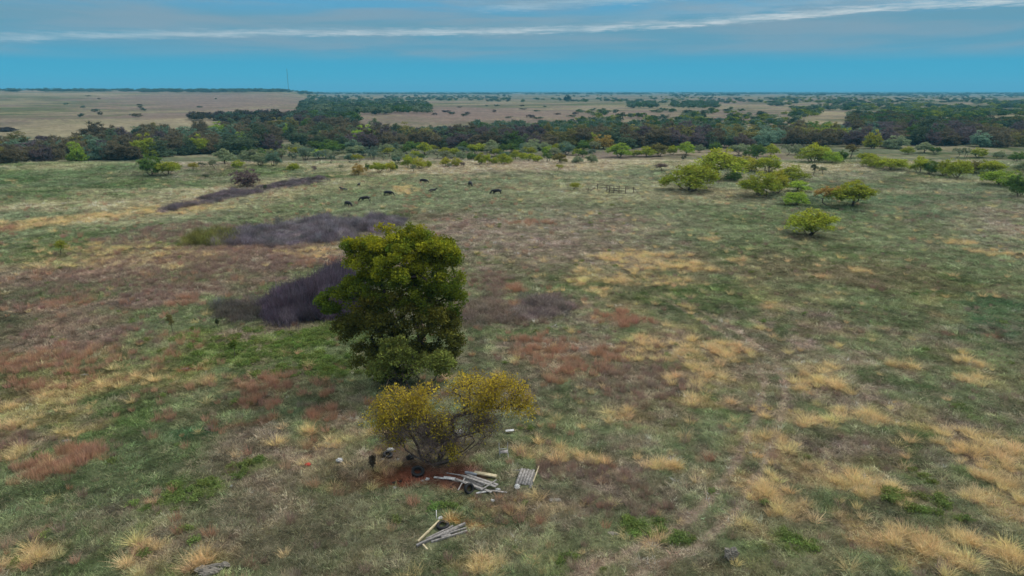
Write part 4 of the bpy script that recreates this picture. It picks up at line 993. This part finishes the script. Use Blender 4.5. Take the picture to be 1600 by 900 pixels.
# boards and posts, each one a thing
def plank(p0, p1, wd, th, mat, label, name='board', up0=.06, up1=.06, round_=False):
    wd *= .8; up0 = up0 * .8 + .02; up1 = up1 * .8 + .02
    a = at(*p0) + [0, 0, up0]; b = at(*p1) + [0, 0, up1]; c0 = (a + b) / 2
    o = solid(name, [cyl(a, b, wd / 2, wd / 2, 9) if round_ else beam_arr(a, b, wd, th)], mat, None, tuple(c0), smooth=round_, bevel=0 if round_ else .008)
    if round_:
        pass
    tag(o, label, 'board' if not round_ else 'post')
plank((651, 855), (727, 821), .15, .15, WOOD_GREY, 'longest pale grey post of the fallen pile, nearest the viewer at its left end', 'wooden_post', .1, .14)
plank((653, 848), (686, 817), .12, .12, WOOD_PALE, 'pale yellowish post lying apart at the left side of the tyre', 'wooden_post', .08, .12)
plank((674, 849), (730, 832), .13, .12, WOOD_GREY, 'lowest grey post on the right of the fallen pile', 'wooden_post', .08, .1)
plank((661, 851), (716, 828), .11, .1, WOOD_GREY, 'grey post second from the front in the fallen pile', 'wooden_post', .16, .14)
plank((666, 844), (708, 824), .12, .08, WOOD_GREY, 'flat grey board behind the longest fallen post', 'board', .08, .1)
plank((684, 841), (729, 827), .10, .09, WOOD_GREY, 'thin grey post in the middle right of the fallen pile', 'wooden_post', .1, .1)
plank((689, 842), (704, 838), .16, .06, WOOD_GREY, 'short flat board inside the fallen pile', 'board', .14, .14)
plank((661, 853), (668, 861), .11, .11, WOOD_PALE, 'short pale stub of wood below the left end of the fallen pile', 'wooden_post', .07, .07)
plank((682, 812), (682, 804), .05, .05, WHITE, 'thin white stick upright above the flat tyre', 'stick', .05, .35)
plank((698, 741), (726, 746), .10, .05, WOOD_GREY, 'thin pale board along the back of the red dirt', 'board', .1, .12)
plank((741, 742), (776, 748), .34, .1, WOOD_PALE, 'pale yellow beam at the upper right of the grey board heap', 'board', .22, .2)
plank((678, 747), (694, 749), .2, .05, WHITE, 'pale pink-white strip lying on the red dirt', 'board', .06, .06)
plank((693, 748), (711, 750), .34, .05, WHITE, 'short white board lying on the red dirt', 'board', .1, .08)
plank((727, 741), (745, 745), .2, .14, TIN, 'grey metal piece behind the board heap', 'metal_scrap', .15, .2)
for i, (a, b, w_, u0, u1, lab) in enumerate([((712, 754), (768, 772), .22, .3, .15, 'grey plank on the front of the board heap'), ((722, 751), (775, 766), .24, .45, .3, 'wide grey plank on top of the board heap'), ((730, 749), (778, 763), .22, .4, .3, 'grey plank at the back of the board heap'),
    ((706, 752), (728, 758), .12, .1, .2, 'thin grey plank sticking out left of the board heap'), ((752, 772), (776, 757), .12, .35, .4, 'thin plank lying crosswise over the board heap'), ((744, 773), (765, 769), .2, .1, .12, 'short whitish plank in front of the board heap'),
    ((766, 768), (792, 771), .16, .08, .06, 'flat grey plank pointing right from the board heap'), ((716, 768), (728, 752), .1, .1, .45, 'thin leaning plank beside the upright tyre')]):
    plank(a, b, w_, .045, WOOD_GREY if i != 5 else WHITE, lab, 'plank', u0, u1)
def panel(px, py, w_, l_, n, rz, tilt, label, mat=WOOD_GREY):
    p = at(px, py); e = empty('wooden_pallet', p + [0, 0, .12], rz); tag(e, label, 'pallet')
    r = np.random.default_rng(px)
    for i in range(n):
        x0 = -w_ / 2 + w_ * i / n + .01; dl = r.uniform(-.18, .18)
        o = solid('slat', [beam_arr((x0 + w_ / n / 2, -l_ / 2 + dl, r.uniform(0, .03)), (x0 + w_ / n / 2, l_ / 2 + dl, r.uniform(0, .03)), w_ / n - .02, .03)], mat, e)
    for y_ in (-l_ * .3, l_ * .3): solid('crossbar', [beam_arr((-w_ / 2, y_, -.045), (w_ / 2, y_, -.045), .08, .05)], WOOD_DARK, e)
    e.rotation_euler = (tilt[0], tilt[1], rz)
panel(744, 759, 1.0, 1.8, 7, R(62), (.12, .1), 'collapsed grey board pallet in the middle of the rubbish heap')
panel(822, 749, 1.1, 1.6, 6, R(-14), (.1, .12), 'grey board pallet lying alone right of the rubbish heap')
plank((833, 757), (842, 733), .09, .06, WOOD_PALE, 'pale stick along the right side of the lone board pallet', 'stick', .2, .25)
plank((802, 737), (815, 737), .07, .05, WOOD_GREY, 'thin grey stick behind the lone board pallet', 'stick', .1, .12)
# metal chair frame
def chair_frame():
    p = at(787, 713); e = empty('chair_frame', p, R(8)); tag(e, 'white metal chair frame standing in the grass right of the yellow tree', 'chair')
    for s in (-1, 1):
        solid('upright', [cyl((s * .28, .1, 0), (s * .30, .18, .95), .022, .022, 8)], WHITE, e, smooth=True)
        solid('leg', [cyl((s * .28, -.35, 0), (s * .28, .12, .42), .02, .02, 8)], WHITE, e, smooth=True)
    solid('seat', [beam_arr((-.28, -.1, .42), (.28, -.1, .42), .42, .04)], WOOD_GREY, e)
    solid('crossbar', [cyl((-.28, .14, .5), (.28, .14, .5), .018, .018, 8)], WHITE, e, smooth=True)
chair_frame()
def blob_mesh(seed, n=2, rough=.25, flat=1.0, mat=STONE, amp2=.12):
    import bmesh
    bm = bmesh.new(); bmesh.ops.create_icosphere(bm, subdivisions=4, radius=1)
    r = np.random.default_rng(seed); off = r.uniform(0, 50, 2)
    for v in bm.verts:
        q = v.co.normalized(); a = float(fbm(np.array(q.x * 1.6 + off[0] + q.z), np.array(q.y * 1.6 + off[1] - q.z), seed, 3)); b = float(fbm(np.array(q.x * 5 + q.z * 4 + off[0]), np.array(q.y * 5 + q.z * 3), seed + 5, 2))
        v.co = q * (1 + rough * (a - .5) * 2 + amp2 * (b - .5) * 2); v.co.z *= flat
    me = bpy.data.meshes.new('blob'); bm.to_mesh(me); bm.free(); me.materials.append(mat); return me
def blob(name, px, py, size, seed, mat, label, cat, flat=.6, rough=.35, up=.0, rz=0, amp2=.15):
    p = at(px, py); o = link(name, blob_mesh(seed, rough=rough, flat=flat, mat=mat, amp2=amp2), None, p + [0, 0, up]); o.scale = size if isinstance(size, tuple) else (size,) * 3; o.rotation_euler = (0, 0, rz)
    tag(o, label, cat); return o
blob('tree_stump', 1141, 872, (.36, .3, .42), 3, STONE, 'grey weathered stump or rock at the bottom right of the track', 'stump', .9, .5, .22, amp2=.35)
for i, (px, py, sx, sy, lab) in enumerate([(318, 893, .4, .2, 'pale broken slab at the bottom edge, left piece'), (334, 889, .5, .14, 'long pale broken slab at the bottom edge, middle piece'), (352, 886, .25, .18, 'small pale slab at the bottom edge, right piece'), (330, 898, .5, .2, 'pale slab cut by the bottom edge of the picture')]):
    blob('stone_slab', px, py, (sx, sy, .25), 20 + i, STONE, lab, 'stone', .5, .6, .16, R(20), .3)
blob('stone', 290, 577, (.35, .16, .12), 31, STONE, 'flat pale stone on the red bare spot left of the green weeds', 'stone', .5, .4, .08, .2)
blob('stone', 131, 587, (.35, .16, .12), 32, STONE, 'flat pale stone in the rusty grass at the left', 'stone', .5, .4, .08)
blob('stone', 868, 783, (.35, .16, .12), 33, STONE, 'flat pale stone in the tan grass right of the rubbish heap', 'stone', .5, .4, .08)
blob('stone', 957, 835, (.35, .16, .12), 34, STONE, 'flat pale stone left of the wheel track', 'stone', .5, .4, .06)
blob('stone', 105, 690, (.35, .16, .12), 35, STONE, 'grey flat stone above the orange grass band at the left', 'stone', .5, .4, .08)
blob('plastic_bag', 531, 722, (.22, .18, .16), 41, WHITE, 'crumpled white bag on the grass left of the yellow tree', 'bag', .8, .5, .16, 0, .4)
blob('plastic_bag', 717, 706, (.26, .2, .2), 42, WHITE, 'white bag caught in the lower branches of the yellow tree', 'bag', .8, .5, 1.5, 0, .4)
blob('plastic_bag', 611, 708, (.2, .12, .1), 43, WHITE, 'small white bag behind the half-hidden tyre', 'bag', .8, .5, .3, 0, .4)
blob('red_can', 481, 728, (.20, .16, .14), 44, REDP, 'small red container lying left of the white bag', 'container', .8, .2, .1)
blob('black_bag', 641, 718, (.25, .2, .22), 45, BLACKP, 'small black bag at the left foot of the yellow tree', 'bag', .8, .5, .14, 0, .4)
for i, (px, py, s_, mt, lab) in enumerate([(660, 752, .10, WHITE, 'tiny white scrap on the red dirt, left one'), (668, 750, .15, WHITE, 'white scrap on the red dirt in front of the large tyre'), (617, 763, .12, WHITE, 'white scrap left of the red dirt'), (622, 718, .09, WHITE, 'tiny white scrap below the half-hidden tyre'),
    (688, 811, .15, WHITE, 'pale lump beside the white stick'), (709, 802, .07, WHITE, 'tiny pale scrap above the flat tyre'), (770, 783, .12, WHITE, 'small pale scrap below the grey board heap'), (598, 718, .08, WHITE, 'tiny pale scrap left of the half-hidden tyre'),
    (808, 762, .2, WHITE, 'whitish lump at the lower left of the lone board pallet'), (778, 766, .14, WHITE, 'white scrap at the right end of the board heap'), (835, 762, .09, BLACKP, 'black scrap right of the lone board pallet, left one'), (844, 760, .09, BLACKP, 'black scrap right of the lone board pallet, middle one'), (848, 765, .10, BLACKP, 'black scrap right of the lone board pallet, right one'),
    (616, 755, .11, BLACKP, 'black scrap left of the red dirt'), (626, 753, .13, BLACKP, 'larger black scrap left of the red dirt'), (620, 783, .11, BLACKP, 'black scrap beside the rusty grass tuft'), (705, 762, .08, BLACKP, 'dark scrap in front of the board heap'), (361, 760, .09, WHITE, 'tiny pale scrap in the bright green weeds'), (1125, 268, .01, WHITE, None)]):
    if lab: blob('scrap', px, py, (s_, s_ * .8, s_ * .7), 50 + i, mt, lab, 'scrap', .7, .5, s_ * .4, i, .4)
plank((790, 677), (803, 676), .34, .03, WHITE, 'white sheet lying on the green grass right of the yellow tree', 'white_sheet', .22, .25)
